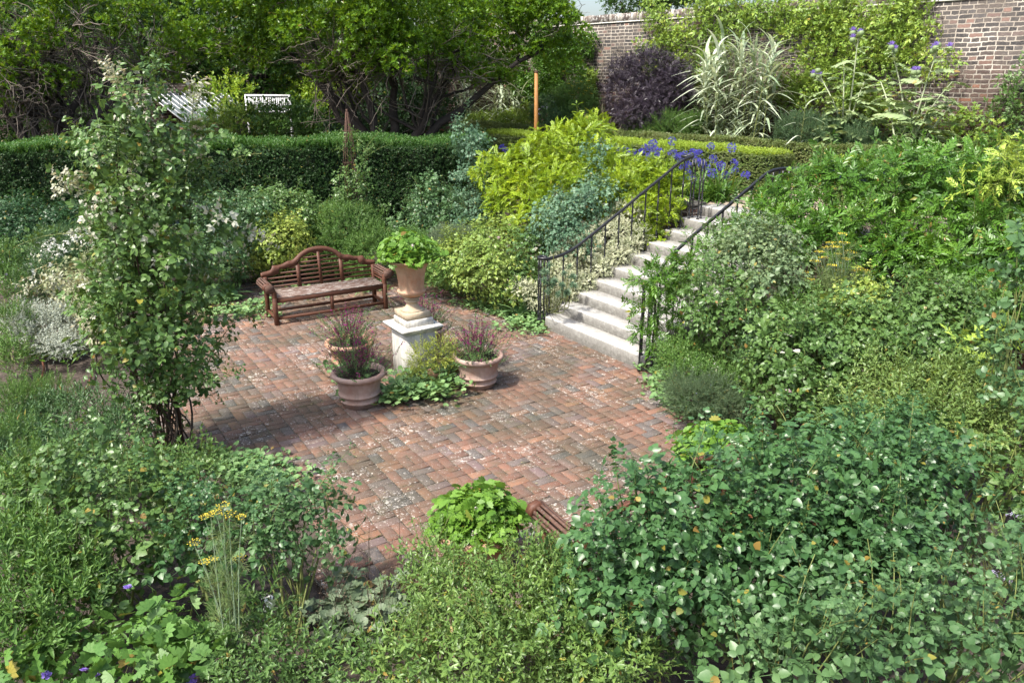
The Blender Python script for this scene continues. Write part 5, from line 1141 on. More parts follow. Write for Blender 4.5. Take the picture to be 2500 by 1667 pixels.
# foreground right: the big rose that buries the near bench
o, L = bush("rose_bush", "very large leafy rose in the right foreground burying the near bench", "rose bush", [(1500, 1370, 3.85, 90, 100), (1600, 1300, 4.0, 120, 105), (1760, 1290, 4.15, 140, 130), (1920, 1240, 4.3, 150, 120), (2080, 1200, 4.5, 140, 110), (2200, 1240, 4.5, 130, 130), (1500, 1480, 3.7, 100, 100), (1650, 1440, 3.8, 140, 130), (1820, 1430, 3.9, 150, 130), (1990, 1400, 3.95, 150, 130), (2150, 1390, 4.0, 120, 110),
     (1900, 1150, 5.0, 100, 50), (2060, 1130, 5.2, 110, 50), (2200, 1110, 5.3, 100, 50)], T_ROSEL, G_ROSED if False else leafmat("rose_leaf_lush", [(.024, .070, .026), (.040, .105, .038), (.062, .145, .048), (.10, .20, .06)], .36), 2.5, size=.78, group=GR, r0=.010, nstem=60, bump=.3, shoots=70)
RL = L; g = np.random.default_rng(8)
blooms(o, spots(L, [(1830, 1260), (1760, 1290), (2100, 1345), (2140, 1365), (1740, 1330), (1990, 1280)]), m_petal("petal_dry", (.30, .12, .06), (.45, .22, .12)), .018, seed=22)
o, L = bush("rose_bush", "small leaved rose at the bottom centre in front of the near pot", "rose bush", [(1120, 1500, 3.85, 110, 90), (1250, 1480, 3.9, 120, 100), (1060, 1400, 4.15, 60, 60), (1340, 1420, 4.0, 70, 70), (1380, 1540, 3.7, 120, 100), (1180, 1620, 3.55, 150, 100), (1000, 1620, 3.6, 90, 60), (1500, 1620, 3.5, 110, 80)], T_LOOSE, leafmat("rose_leaf_small", [(.05, .115, .03), (.085, .17, .04), (.14, .24, .055), (.28, .36, .11)], .36), 2.4, size=.80, group=GR, r0=.006, nstem=50, bump=.3, up=.6, jit=.7, shoots=50)
o, L = bush("rose_bush", "glossy rose with stout pale canes in the bottom right corner", "rose bush", [(2150, 1620, 3.1, 150, 90), (2330, 1560, 3.2, 150, 110), (2460, 1480, 3.3, 110, 90), (2000, 1640, 3.1, 100, 70), (2480, 1640, 2.9, 130, 110), (1850, 1670, 3.2, 90, 50)], T_ROSEL, G_ROSEB, 1.7, size=.88, group=GR, r0=.010, nstem=46, bump=.3, shoots=40)
o, L = bush("catmint", "hazy mauve catmint spikes at the right edge over dark soil", "flower clump", [(2470, 1380, 4.3, 50, 40), (2400, 1330, 4.6, 40, 25)], T_FINE, G_GREY, 1.0, up=1.0)
blooms(o, spots(L, [(x, y) for x, y in [(2425, 1395), (2440, 1402), (2455, 1412), (2470, 1420), (2485, 1260), (2470, 1255), (2495, 1262), (2450, 1405), (2462, 1258)]]), PET_G, .02, "head", seed=23)

# foreground left
o, L = bush("rose_bush", "large leaved rose in the left foreground with stout green canes", "rose bush", [(150, 1250, 4.9, 110, 70), (270, 1260, 4.9, 120, 80), (380, 1280, 4.8, 90, 70), (230, 1350, 4.5, 110, 60), (340, 1400, 4.4, 80, 50), (60, 1300, 4.7, 70, 60), (240, 1180, 5.2, 70, 40)], tmpl_rose(.085, True, 15, 3, .40), G_ROSE, 1.5, size=.80, group=GR, r0=.011, nstem=22, bump=.3, shoots=24)
o, L = bush("rose_bush", "open rose with bare lower canes at the left of the drain grate", "rose bush", [(720, 1240, 4.95, 75, 45), (790, 1280, 4.8, 55, 45), (680, 1290, 4.8, 60, 45), (750, 1320, 4.7, 60, 35), (640, 1350, 4.6, 50, 35), (600, 1290, 4.9, 45, 30)], T_ROSEL, G_ROSEB, 1.5, size=.72, group=GR, r0=.011, nstem=16, shoots=16, base=at_z(730, 1540, 0), spread=.05)
o, L = bush("rose_bush", "rose behind the fennel at the lower left", "rose bush", [(520, 1300, 4.8, 80, 60), (470, 1350, 4.6, 70, 50), (590, 1340, 4.6, 60, 40), (440, 1240, 5.0, 60, 40)], T_ROSEL, leafmat("rose_leaf_lush", []), 1.4, size=.8, group=GR, r0=.010, nstem=14)
o, L = bush("aster", "tall willowy aster mass filling the lower left corner", "flower clump", [(60, 1420, 4.2, 100, 110), (150, 1500, 4.0, 100, 90), (50, 1560, 3.8, 110, 90), (200, 1420, 4.2, 70, 60), (120, 1340, 4.5, 90, 60), (20, 1250, 4.8, 60, 70)], T_NARH, G_FINE, 2.1, size=1.0, up=1.3, nstem=60, r0=.004)
blooms(o, spots(L, [(155, 1365)]), PET_B, .022, "head", seed=24)
o, L = bush("cranesbill", "cut leaved cranesbill with violet blue saucer flowers along the bottom left", "flower clump", [(220, 1610, 3.75, 120, 50), (350, 1600, 3.7, 110, 60), (130, 1650, 3.6, 100, 40), (460, 1620, 3.7, 80, 50), (430, 1520, 4.0, 70, 40)], [inst(lobed2(5), *(lambda q: (np.stack([q.normal(0, .05, 7), q.uniform(0, .12, 7), q.normal(0, .05, 7)], 1), unit(q.normal(size=(7, 3)) + [0, .3, 0]), unit(q.normal(0, .4, (7, 3)) + [0, 1, 0])))(np.random.default_rng(s)), .075, np.random.default_rng(s).random(7)) for s in range(4)], leafmat("cranesbill_leaf", [(.05, .13, .03), (.09, .2, .04), (.15, .28, .06)], .45), 1.9, size=1.0, nstem=20, r0=.003)
blooms(o, spots(L, [(112, 1648), (205, 1636), (230, 1648), (312, 1435), (475, 1652), (470, 1668)]), PET_V, .032, "rose", seed=25)
o, L = bush("mixed_foliage", "low small leaved green growth at the bottom edge left of centre", "low plant", [(560, 1600, 3.8, 80, 45), (680, 1610, 3.75, 90, 50), (620, 1660, 3.6, 110, 50), (780, 1640, 3.7, 80, 40), (880, 1640, 3.6, 80, 40)], T_LOOSE, G_ROSE, 1.7, size=.85, nstem=20, r0=.004, up=.7)
o, L = bush("phlox", "loose phlox with a few white florets below the open rose", "flower clump", [(650, 1500, 4.1, 45, 45), (630, 1560, 3.95, 50, 35), (700, 1550, 4.0, 40, 30)], T_NARH, G_ROSE, 1.1, size=.9, up=1.2, nstem=14, r0=.003)
blooms(o, spots(L, [(650, 1455), (656, 1462), (645, 1465), (658, 1475), (652, 1485), (660, 1458)]), PET_W, .022, "head", seed=26)
carpet("heuchera", "ruffled grey green heuchera clump left of the drain grate", "low plant", [(850, 1490), (880, 1500), (910, 1520), (870, 1540), (900, 1480), (840, 1530), (920, 1550), (860, 1570)], 60, G_HEUCH, size=1.5, hgt=.12, rad=.10, seed=12)
g = np.random.default_rng(70); b = at_z(890, 1540, 0); o = thing("dead_stalks", "dry brown flower stalks standing over the ruffled heuchera", "dry stalks", tuple(b)); m = MB(); U = []
for _ in range(46):
    a = g.uniform(0, 6.3); e = abs(g.normal(0, .35)); L_ = g.uniform(.3, .75); d = np.array([sin(e) * cos(a), sin(e) * sin(a), cos(e)]); p0 = np.array([g.normal(0, .22), g.normal(0, .22), 0]); t = np.linspace(0, 1, 5)[:, None]; P = p0 + d * t * L_ + g.normal(0, .012, (5, 3)) * t; m.tube(P, .0018, 3, cap=False)
    for _2 in range(5): k = g.integers(2, 5); q = P[k] + unit(g.normal(size=3) + d) * g.uniform(.03, .10); m.tube([P[k], q], .001, 3, cap=False); U.append(q)
m.build("stalk", M_CANEB, o); U = np.array(U); V, F, R_ = inst(floret(.006, 3, .4), U, unit(g.normal(size=U.shape)), unit(g.normal(size=U.shape)), 1, g.random(len(U))); link(npmesh("seed_head", V, F, R_), "seed_heads", o, G_DRY)["kind"] = "stuff"
fb = at_z(600, 1760, 0); fennel("fennel with blue green stalks and flat yellow heads in the lower left foreground", fb, 1.5, [at_y(x, y, 3.95) for x, y in [(500, 1268), (530, 1255), (560, 1262), (590, 1268), (545, 1240), (475, 1330), (500, 1378), (585, 1370), (520, 1372), (515, 1262)]], 6, .62, PET_YF)
o, L = bush("wormwood", "fine grey green bushy growth left of the obelisk foot", "bush", [(200, 1020, 7.0, 110, 45), (110, 1040, 6.9, 90, 45), (300, 1050, 6.7, 60, 35), (60, 1110, 6.3, 80, 50), (180, 1120, 6.2, 90, 40)], T_NARROW, G_ROSEB, 2.0, up=.9, group="soft green clumps")
o.pop("group", None)
o, L = bush("aster", "feathery bright green clump at the left edge below the bare soil", "flower clump", [(40, 1000, 7.0, 60, 50), (30, 1100, 6.3, 60, 60), (110, 1160, 5.9, 80, 45), (110, 960, 7.4, 60, 20)], T_FINE, G_FINE, 2.0, up=1.0, size=1.3)
o, L = bush("mixed_foliage", "broad leaved weeds between the obelisk foot and the left foreground rose", "low plant", [(420, 1160, 5.9, 70, 30), (350, 1150, 6.1, 60, 30), (490, 1180, 5.8, 60, 30), (480, 1120, 6.2, 50, 25), (300, 1170, 5.9, 60, 35)], T_SING, G_ROSE, 2.0, size=1.2, up=.8)
o, L = bush("lambs_ear", "silvery woolly leaved mound at the left beside bare soil", "silver plant", [(110, 800, 10.2, 75, 38), (60, 790, 10.4, 50, 35), (160, 840, 9.7, 45, 22), (180, 780, 10.4, 40, 30)], T_SMALL, G_SILV, 2.2, size=1.5, nstem=0, up=.6)
o, L = bush("cornflower", "tall fine plant with pale blue specks at the left edge", "flower clump", [(20, 720, 10.6, 45, 60), (40, 800, 9.9, 35, 50), (10, 640, 11.3, 40, 45), (40, 880, 9.4, 30, 45)], T_NARROW, G_FINE, 1.8, up=1.2)
blooms(o, spots(L, [(20, 655), (8, 640), (35, 705), (15, 670), (40, 700), (5, 690)]), PET_G, .022, "head", seed=27)
o, L = bush("rose_bush", "faded rose with bleached pink tinged leaves left of the obelisk", "rose bush", [(190, 700, 10.9, 55, 45), (240, 740, 10.4, 45, 45), (140, 720, 11.0, 40, 30), (250, 800, 9.8, 45, 45)], T_ROSE, leafmat("rose_leaf_faded", [(.10, .17, .05), (.22, .28, .13), (.40, .42, .28), (.30, .20, .13)], .5), 1.7, group=GR)
carpet("bugle", "small dark mat of leaves beside the silvery mound", "low plant", [(130, 850), (150, 870), (120, 880)], 40, G_WIST, size=1.2, hgt=.08, seed=14)
for k, (P, lab) in enumerate((([(103, 878), (108, 900), (100, 925), (85, 935)], "short loop of brown hose on bare soil at the left"), ([(228, 878), (226, 910), (215, 940), (208, 950)], "short loop of brown hose half hidden left of the obelisk"), ([(1848, 1040), (1895, 1062), (1950, 1080), (2000, 1092)], "brown hose on the soil below the big rose"), ([(1150, 695), (1175, 705), (1215, 715)], "brown hose among leaves beside the pale rose"))):
    Q = np.array([at_z(x, y, .02) for x, y in P]); Q = smoothp(resample(Q, .06), 2); b = Q[0].copy(); o = thing("garden_hose", lab, "hose", tuple(b), 0, "brown watering hoses on the soil"); m = MB(); m.tube(Q - b, .013, 8); m.build("hose", M_HOSE, o, True)

# ---------------------------------------------------------------- terrace planting
def lobn(px, py, n, rx, ry, dy=.8):
    P = at_n(px, py, N2, n); return (px, py, P[1], rx, ry, dy)
# agapanthus
T_AGH = []
for s in range(2):
    q = np.random.default_rng(s); n = 46; D = unit(q.normal(size=(n, 3)) * [1, 1, .75] + [0, 0, .25]); V, F, R_ = inst(cat([inst(leaf_flat(.22), np.zeros((5, 3)), np.stack([np.cos(np.arange(5) * 1.257) * .55, np.ones(5), np.sin(np.arange(5) * 1.257) * .55], 1), np.tile([0, -1, 0.1], (5, 1)), .5, q.random(5)), (np.array([(-.02, -.9, 0), (.02, -.9, 0), (.03, .1, 0), (-.03, .1, 0)]), np.array([(0, 1, 2, 3)]), np.zeros(4))]), D * .062, D, unit(q.normal(size=(n, 3))), .058 * q.uniform(.7, 1.2, n), q.random(n))
    me_ = npmesh("flower_head", V, F, R_); me_.materials.append(PET_B); T_AGH.append(me_)
def agapanthus(label, heads, n_, base_px, nleaf, seed, L=.75, extra=0):
    g = np.random.default_rng(seed); b = at_n(base_px[0], base_px[1], N2, n_); b = np.array([b[0], b[1], TZ - .03]); o = thing("agapanthus", label, "agapanthus", tuple(b), 0, "blue agapanthus along the terrace")
    a = g.uniform(0, 2 * pi, nleaf); e = np.abs(g.normal(.75, .35, nleaf)); D = np.stack([np.sin(e) * np.cos(a), np.sin(e) * np.sin(a), np.cos(e)], 1); N = unit(np.stack([-np.cos(a) * np.cos(e), -np.sin(a) * np.cos(e), np.sin(e)], 1)) * 1.0
    parts = []; k = g.integers(0, 3, nleaf); P = np.stack([g.normal(0, .16, nleaf), g.normal(0, .16, nleaf), np.zeros(nleaf)], 1)
    for i, ar in enumerate((.25, .5, .8)):
        q = k == i; parts.append(inst(blade(5, .024, ar), P[q], D[q], N[q], L * g.uniform(.6, 1.1, q.sum()), g.random(q.sum()), rs=0))
    V, F, R_ = cat(parts); link(npmesh("foliage", V, F, R_), "foliage", o, G_AGA); m = MB()
    for i, (x, y) in enumerate(heads):
        p = at_n(x, y, N2, n_ + g.uniform(-.25, .25)); p = p - b
        h = bpy.data.objects.new("flower_head", T_AGH[i % 2]); COL.objects.link(h); h.parent = o; h.location = tuple(p); h.rotation_euler = (g.normal(0, .3), g.normal(0, .3), g.uniform(0, 6)); h.scale = (g.uniform(.85, 1.1),) * 3
        s0 = np.array([p[0] * .35 + g.normal(0, .05), p[1] * .35 + g.normal(0, .05), 0]); m.tube([s0, (s0 + p) / 2 + [0, 0, .04], p], .005, 5, cap=False)
    m.build("stem", M_CANE, o); return o
agapanthus("large clump of blue agapanthus at the head of the steps", [(1735, 358), (1787, 361), (1792, 398), (1741, 388), (1794, 418), (1772, 428), (1821, 429), (1723, 409), (1705, 375), (1739, 424), (1712, 398), (1760, 404), (1700, 392)], 12.2, (1745, 478), 230, 1, .82)
agapanthus("blue agapanthus crowded behind the head of the left handrail", [(1686, 385), (1672, 378), (1679, 404), (1661, 382), (1692, 372), (1680, 425), (1668, 410), (1690, 440), (1655, 384), (1641, 371)], 12.4, (1665, 460), 120, 2, .7)
agapanthus("blue agapanthus rising behind the middle of the golden shrub", [(1532, 369), (1554, 382), (1575, 360), (1583, 385), (1594, 351), (1597, 362), (1603, 381), (1641, 344), (1566, 372), (1588, 372), (1545, 372), (1610, 372)], 12.5, (1575, 440), 140, 3)
agapanthus("row of blue agapanthus heads at the top edge of the golden shrub", [(1464, 344), (1484, 345), (1499, 358), (1506, 367), (1517, 364), (1475, 352), (1490, 364)], 12.6, (1500, 430), 110, 4)
agapanthus("few blue agapanthus heads left of the golden shrub, below the dark hedge", [(1226, 360), (1272, 362), (1255, 378), (1233, 366), (1258, 386)], 12.4, (1245, 430), 90, 5)
agapanthus("blue agapanthus flowers peeping over the dark wisteria right of the rail", [(2063, 420), (2105, 433), (2112, 425), (2150, 427), (2050, 438), (2100, 440), (2030, 425)], 12.3, (2095, 480), 110, 6)
agapanthus("two or three blue agapanthus heads near the right edge of the photo", [(2494, 429), (2381, 460), (2498, 436), (2440, 452)], 11.6, (2440, 500), 60, 7)

# giant striped reeds
def reed(label, x0, x1, n_, ytop, nst, seed, z0=TZ, lsc=1.0):
    g = np.random.default_rng(seed); c = at_n((x0 + x1) / 2, 330, N2, n_); b = np.array([c[0], c[1], z0 - .05]); o = thing("giant_reed", label, "reed", tuple(b), 0, "giant white striped reeds"); m = MB(); P_, D_, S_ = [], [], []
    for i in range(nst):
        x = g.uniform(x0, x1); top = ytop + abs(g.normal(0, 55)) + 25 * abs((x - (x0 + x1) / 2) / (x1 - x0)) * 3; q = at_n(x, top, N2, n_ + g.normal(0, .3)); p0 = np.array([b[0] * .25 + q[0] * .75 + g.normal(0, .1), b[1] * .25 + q[1] * .75 + g.normal(0, .1), b[2]]); t = np.linspace(0, 1, 7)[:, None]; Q = p0 + (q - p0) * t; m.tube(Q - b, np.linspace(.013, .005, 7), 5, cap=False)
        H = q[2] - p0[2]; k = int(H / .11)
        for j in range(k):
            s = (j + 1) / k; a = (j % 2) * pi + i * 1.7 + g.normal(0, .45); P_.append(p0 + (q - p0) * s); e = .75 - .55 * max(0, s - .75) / .25; D_.append((sin(e) * cos(a), sin(e) * sin(a), cos(e))); S_.append(lsc * .62 * g.uniform(.7, 1.15) * (.75 + .35 * s))
    m.build("stem", M_CANE, o, True); P_, D_, S_ = np.array(P_), np.array(D_), np.array(S_); N = np.stack([-D_[:, 0], -D_[:, 1], D_[:, 2] * 1.0], 1); k = g.integers(0, 3, len(P_)); parts = []
    for i, ar in enumerate((.5, .85, 1.25)):
        q = k == i; parts.append(inst(blade(6, .052, ar), P_[q], D_[q], N[q], S_[q], g.random(q.sum()), rs=0))
    V, F, R_ = cat(parts); link(npmesh("foliage", V - b, F, R_), "foliage", o, G_REED); return o
reed("huge clump of white striped reed in front of the old brick wall", 1715, 1895, 16.3, 85, 48, 5)
reed("single slim striped reed shoot right of the big reed clump", 1962, 1972, 16.2, 150, 1, 6, lsc=.8)
reed("striped reed half hidden under the right limb of the leaning evergreen", 1100, 1275, 17.0, 180, 46, 7)
# elder, flax, coneflower and the rest of the border
T_ELD = [spray(pinnate(leaf_flat(.10), 5, .42, 1, .9, .3, k, stalk=.01), 4, .16, .16, k, 1.1, .004) for k in range(4)]
def bushn(name, label, c_, px, tm, mat, cov, **k):
    L = [lobe(*lobn(*p)) for p in px]; c = np.mean([l[0] for l in L], 0)
    return shrub(name, label, c_, L, tm, mat, auto_n(L, tm, k.get("size", 1), cov), base=np.array([c[0], c[1], TZ - .04]), **k), L
bushn("elder", "black purple lacy elder shrub against the brick wall", "shrub", [(1585, 190, 16.3, 60, 55), (1540, 230, 16.2, 55, 45), (1630, 240, 16.2, 55, 50), (1580, 280, 16.1, 75, 40), (1650, 200, 16.4, 35, 35), (1520, 180, 16.4, 30, 25)], T_ELD, G_DARKP, 2.6, nstem=12, stem=M_BARK)
b = at_n(1475, 320, N2, 16.0); b[2] = TZ - .03; swords("flax", "bronze and cream striped flax with broad sword leaves", "flax", b, 70, 1.55, .045, G_PHOR, .55, .3, seed=8)
(o, L) = bushn("coneflower", "yellow coneflowers left of the striped flax", "flower clump", [(1405, 245, 16.4, 50, 35), (1420, 280, 16.2, 45, 30), (1360, 255, 16.5, 30, 30)], T_SING, G_FINE, 1.8, size=1.3, up=1.0)
blooms(o, spots(L, [(1391, 205), (1398, 210), (1406, 203), (1420, 200), (1428, 208), (1388, 228), (1396, 232), (1404, 222), (1430, 222), (1438, 215), (1442, 228), (1416, 216), (1424, 230), (1436, 198)]), PET_Y, .075, "floret", seed=30)
(o, L) = bushn("aster", "blue flowered bluish green mound left of the flax", "flower clump", [(1345, 280, 16.2, 50, 38), (1380, 300, 16.0, 45, 30)], T_SING, G_ROSEB, 2, up=.8)
blooms(o, spots(L, [(1325, 262), (1332, 256), (1318, 268), (1335, 264), (1316, 280), (1355, 250), (1300, 258)]), PET_G, .05, "head", seed=31)
bushn("catmint", "feathery grey green mound in the border right of the big reed", "flower clump", [(1960, 320, 15.95, 60, 30), (2030, 330, 15.95, 60, 28), (2090, 340, 15.9, 50, 22), (1925, 340, 15.9, 35, 22)], T_FINE, leafmat("catmint_leaf", [(.05, .11, .05), (.08, .15, .07), (.12, .20, .10)], .5), 2.4, size=1.4, up=1.0)
bushn("wormwood", "soft grey green growth between the elder and the reed", "flower clump", [(1640, 310, 16.0, 45, 28), (1690, 315, 16.0, 35, 28), (1600, 320, 16.0, 35, 22), (1555, 315, 16, 30, 25)], T_FINE, G_FINE, 2.2, size=1.4, up=1.0)
bushn("shady_bush", "low yellow green growth around the wooden post", "bush", [(1240, 300, 16.6, 50, 22), (1180, 305, 16.6, 50, 22), (1290, 290, 16.6, 25, 25)], T_SING, G_CLIMB, 1.8, size=1.3)
for k, (x, y, n__, L_) in enumerate([(2030, 345, 16.3, 1.3), (2090, 345, 16.4, 1.3), (2150, 350, 16.2, 1.2), (2000, 335, 16.6, 1.2)]):
    b = at_n(x, y, N2, n__); b[2] = TZ - .03; swords("red_hot_poker", ["spiky grey green leaves right of the feathery mound", "tallest spiky grey green leaves below the cardoon", "spiky grey green leaves at the foot of the pale cardoon stems", "spiky grey green leaves closest to the big reed"][k], "spiky plant", b, 80, L_, .022, G_IRIS, .4, .25, "spiky leaved clumps in the border", seed=20 + k)
def cardoon(label, base, stems, seed):
    g = np.random.default_rng(seed); o = thing("cardoon", label, "cardoon", tuple(base)); m = MB(); P_, D_, S_ = [], [], []; lf = pinnate(leaf_hi(.30, .05, .2), 5, .34, 1, .85, .45, seed, taper=.04, stalk=.03)
    hm = MB(); hm.lathe([(0, -.03), (.028, -.025), (.040, 0), (.034, .025), (.02, .035), (0, .036)], seg=12); n_ = 0
    hme = npmesh("bud", np.concatenate(hm.V), np.concatenate(hm.F), np.concatenate(hm.R), True); hme.materials.append(G_ARTI); q = np.random.default_rng(2); D = unit(q.normal(0, .45, (60, 3)) + UPZ); V, F, R_ = inst(leaf_flat(.05), D * .01 + [0, 0, .02], D, unit(q.normal(size=(60, 3))), .06, q.random(60)); tme = npmesh("tuft", V, F, R_); tme.materials.append(PET_V)
    for e, hd in stems:
        e = np.array(e); t = np.linspace(0, 1, 12)[:, None]; b = base + [g.normal(0, .12), g.normal(0, .12), 0]; c = np.array([b[0] * .8 + e[0] * .2, b[1] * .8 + e[1] * .2, b[2] * .4 + e[2] * .6]); Q = (1 - t) ** 2 * b + 2 * t * (1 - t) * c + t * t * e; m.tube(Q - base, np.linspace(.026, .010, 12), 7, cap=False)
        for k in range(2, 12):
            for _ in range(2 if k > 3 else 1): a = g.uniform(0, 6.3); P_.append(Q[k]); D_.append((cos(a), sin(a), g.uniform(.1, .9))); S_.append((.72 - .045 * k) * g.uniform(.8, 1.15))
        if hd:
            for _ in range(hd):
                p = e + [g.normal(0, .09), g.normal(0, .06), g.uniform(-.05, .1)]; h = bpy.data.objects.new("flower_head", hme); COL.objects.link(h); h.parent = o; h.location = tuple(p - base); h.scale = (1.5,) * 3; m.tube([Q[-2] - base, p - base], .006, 5, cap=False)
                if _ % 3 != 2: f = bpy.data.objects.new("tuft", tme); COL.objects.link(f); f.parent = h
    m.build("stem", plain("cardoon_stem", (.34, .38, .24), .6, .2, 12), o, True); P_, D_ = np.array(P_), np.array(D_); V, F, R_ = inst(lf, P_, D_, unit(g.normal(0, .3, P_.shape) + UPZ), np.array(S_), g.random(len(P_)), rs=.5); link(npmesh("foliage", V - base, F, R_), "foliage", o, G_ARTI); return o
def bn(x, y, n_): return at_n(x, y, N2, n_)
b = bn(2065, 345, 16.1); b[2] = TZ; cardoon("silvery cardoon with purple thistle heads right of the reed", b, [(bn(2095, 92, 16.2), 4), (bn(2000, 185, 16.1), 3), (bn(2060, 150, 16.3), 0), (bn(2110, 200, 16.3), 0)], 1)
b = bn(2205, 368, 15.95); b[2] = TZ; cardoon("tall cardoon on bare pale stems, nearest the plain stretch of wall", b, [(bn(2290, 122, 16.1), 4), (bn(2178, 130, 16.2), 2), (bn(2325, 200, 15.9), 0), (bn(2240, 175, 16.2), 2), (bn(2150, 200, 16.2), 0), (bn(2270, 230, 16.1), 0), (bn(2330, 250, 15.9), 0)], 2)
# wall climbers
def climber(name, label, px, n_, tm, mat, cov, size=1.0, dy=.22, **k):
    L = []
    for x, y, rx, ry in px:
        P = at_n(x, y, N2, n_); kk = fwd(P) / FPX; L.append((P, np.array([rx * kk * .9, rx * kk * .75, ry * kk])))
    SEED[0] += 1; g = np.random.default_rng(SEED[0]); c = np.mean([l[0] for l in L], 0); b = np.array([c[0], c[1], TZ - .04]) + N2 * 0; b += N2 * (n_ - b @ N2) * 1.0; b[2] = TZ - .04; o = thing(name, label, "climber", tuple(b))
    P, D = scatter(L, auto_n(L, tm, size, cov), g, .3, .3, .2, TZ, 1); s = P @ N2; P = P + np.outer((WN - .04 - np.abs(g.normal(0, .13, len(P)))) - s, N2); D = D * .6 - N2 * .6; grow("foliage", mat, tm, P, D, g, size, .0, .5, o, .5, .25)
    m = MB(); root = b + N2 * (WN - .03 - b @ N2)
    for _ in range(16):
        c_, r = L[g.integers(len(L))]; e = c_ + g.normal(0, .3, 3); e = e + N2 * (WN - .03 - e @ N2); t = np.linspace(0, 1, 8)[:, None]; Q = root + (e - root) * t + E2 * np.sin(t * 5) * .12; m.tube(Q - b, np.linspace(.018, .005, 8), 5, cap=False)
    m.build("stem", M_CANEB, o); return o
climber("virginia_creeper", "pale green climber with hanging five part leaves over the middle of the brick wall", [(1600, 50, 45, 40), (1650, 110, 50, 40), (1590, 140, 45, 35), (1700, 45, 40, 35), (1740, 100, 55, 40), (1690, 190, 50, 45), (1800, 50, 45, 35), (1850, 30, 45, 30), (1920, 40, 50, 35), (1960, 80, 45, 30), (2000, 40, 50, 35), (2080, 40, 55, 35), (2050, 120, 55, 45), (1990, 160, 45, 45),
     (2110, 190, 60, 55), (2060, 240, 50, 35), (2150, 70, 55, 40), (2220, 40, 45, 50), (2180, 120, 50, 40), (2230, 110, 35, 50), (1960, 230, 45, 35), (2150, 270, 50, 35), (1900, 210, 40, 40), (2290, 165, 35, 30), (1620, 190, 40, 40), (1750, 10, 60, 25), (2040, 5, 60, 20), (2200, -10, 60, 30)], 17.1, T_VINE, G_CLIMB, 1.35)
climber("ivy", "dark glossy climber covering the wall beside the leaning tree", [(1340, 190, 45, 45), (1380, 120, 45, 45), (1320, 110, 45, 50), (1420, 190, 30, 30), (1300, 220, 35, 40), (1430, 110, 25, 30), (1370, 235, 35, 25), (1260, 180, 40, 50)], 17.1, T_SING, G_WIST, 2.2, size=1.5)
climber("virginia_creeper", "trailing climber at the right edge of the brick wall", [(2470, 200, 30, 35), (2460, 260, 30, 30), (2480, 320, 30, 35), (2500, 230, 40, 60), (2430, 300, 18, 20)], 17.1, T_VINE, G_ROSE, 1.0)
climber("virginia_creeper", "low climbing shoots at the foot of the plain wall, right of the tall cardoon", [(2280, 300, 30, 25), (2350, 310, 40, 25), (2400, 345, 35, 18), (2300, 350, 40, 18), (2250, 330, 25, 20)], 16.9, T_VINE, G_CLIMB, 1.1)
climber("leafy_climber", "yellowish leafy tuft on the wall above the coneflowers", [(1440, 190, 22, 18), (1425, 215, 20, 14)], 17.1, T_SING, G_CLIMB, 1.6, size=1.3)
# post, slatted panel, low capped wall
p = at_y(1308, 303, 20.2); q = at_y(1308, 178, 20.2); o = thing("garden_post", "honey coloured wooden post in the shade below the evergreen", "post", (p[0], p[1], TZ - .05)); m = MB(); H = q[2] - TZ + .05
m.tube([(0, 0, 0), (.01, 0, H * .5), (.0, 0, H)], [.055, .052, .045], 10); m.build("shaft", plain("post_wood", (.36, .17, .05), .6, .3, 8, .3), o, True); m = MB(); m.lathe([(.048, H), (.055, H + .01), (.03, H + .05), (0, H + .055)], seg=10); m.build("cap", M_RUST, o, True)
a, b = at_y(602, 250, 24), at_y(708, 258, 23.4); o = thing("slatted_bench", "white slatted panel far behind the yew hedge", "slatted panel", (a[0], a[1], TZ - .03), math.atan2((b - a)[1], (b - a)[0])); Ln = np.hypot(*(b - a)[:2]); zt = at_y(602, 233, 24)[2] - TZ + .03; zb = zt - .45
M_WHITE = plain("white_paint", (.72, .73, .74), .5, .08, 10); m = MB()
for k in range(22): m.box((Ln * (k + .5) / 22, 0, (zt + zb) / 2), (Ln / 22 * .5, .02, zt - zb - .06), r=.5)
m.build("slat", M_WHITE, o); m = MB()
for z in (zt, zb): m.box((Ln / 2, 0, z), (Ln + .05, .05, .06))
for x in (0, Ln): m.box((x, 0, zt / 2), (.06, .06, zt))
m.build("frame", M_WHITE, o)
a, b = at_y(455, 330, 22.5), at_y(625, 262, 25.5); d = b - a
o = thing("greenhouse", "low sloping glasshouse roof with white glazing bars beyond the hedge", "greenhouse", (a[0], a[1], TZ - .03), math.atan2(d[1], d[0])); Ln = np.hypot(*d[:2]); z0_, z1_ = .9, 1.75
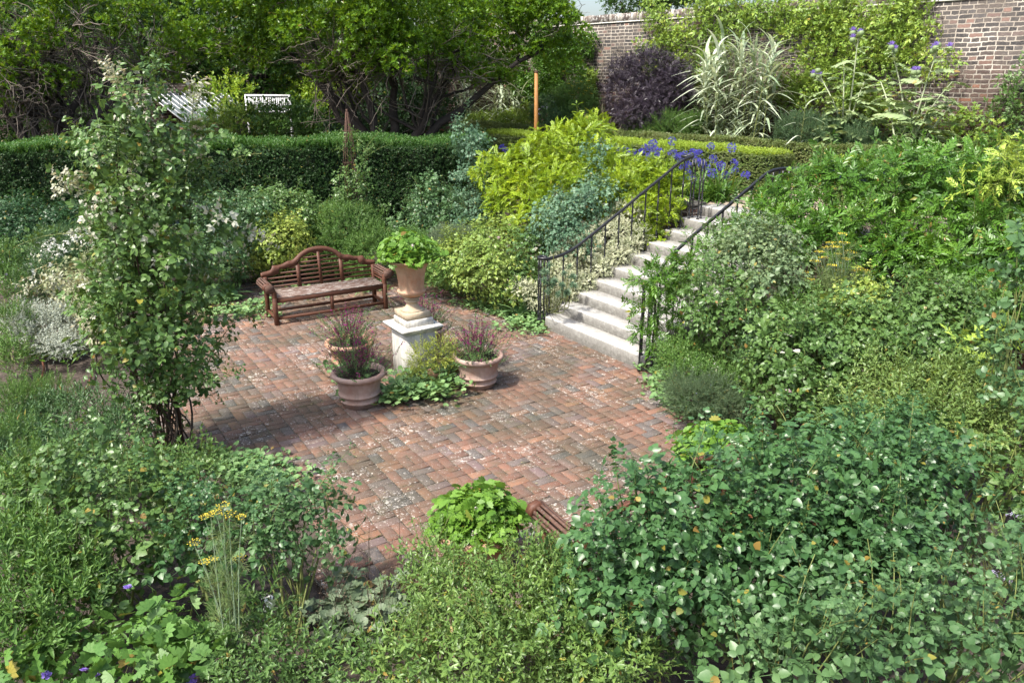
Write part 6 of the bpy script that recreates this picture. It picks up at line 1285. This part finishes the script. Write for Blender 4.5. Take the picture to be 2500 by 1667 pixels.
m = MB(); m.box((Ln / 2, .1, z0_ / 2), (Ln, .2, z0_)); m.build("wall", M_WALL, o); m = MB(); m.box((Ln / 2, 1.3, z1_ / 2 + .1), (Ln, .2, z1_ + .2)); m.build("back_wall", M_WALL, o)
m = MB(); m.add([(0, .0, z0_), (Ln, .0, z0_), (Ln, 1.3, z1_), (0, 1.3, z1_)], [[0, 1, 2, 3]]); t = NT("greenhouse_glass"); m.build("pane", t.pbr((.16, .19, .20), .15, None, .8), o)
m = MB()
for k in range(15): x = Ln * k / 14; P = np.array([(x, -.01, z0_ + .02), (x, 1.3, z1_ + .02)]); m.tube(P, .02, 4)
m.box((Ln / 2, 0, z0_ + .02), (Ln, .08, .06)); m.build("glazing_bar", M_WHITE, o)

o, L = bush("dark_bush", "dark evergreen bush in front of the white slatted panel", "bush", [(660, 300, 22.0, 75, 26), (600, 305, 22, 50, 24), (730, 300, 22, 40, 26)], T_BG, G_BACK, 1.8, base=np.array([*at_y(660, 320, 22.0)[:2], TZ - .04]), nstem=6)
o, L = bush("leafy_bush", "light bushy growth half covering the low glasshouse", "bush", [(590, 300, 21.6, 45, 28), (540, 310, 21.4, 40, 18), (480, 316, 21.2, 40, 10), (560, 275, 23.0, 22, 16)], T_SING, G_CLIMB, 1.6, size=1.6, base=np.array([*at_y(560, 320, 21.6)[:2], TZ - .04]), nstem=6)
g = np.random.default_rng(404); n = 420; P = np.c_[C[g.integers(0, len(C), n)] + g.normal(0, .08, (n, 2)), np.full(n, .006)]; e_ = np.linalg.norm(P[:, :2] - np.array([-1.25, 9.3]), axis=1)
V, F, R_ = inst(leaf_flat(.3), P, unit(np.c_[g.normal(size=(n, 2)), np.full(n, .05)]), np.tile([0, 0, 1.0], (n, 1)), g.uniform(.012, .035, n), g.random(n)); tag(link(npmesh("fallen_leaves", V, F, R_), "fallen_leaves", None, leafmat("fallen_leaf", [(.16, .10, .04), (.30, .24, .10), (.40, .36, .22), (.10, .13, .04)], .7)), "dry fallen leaves and petals scattered over the brick paving", "leaf litter", kind="stuff")
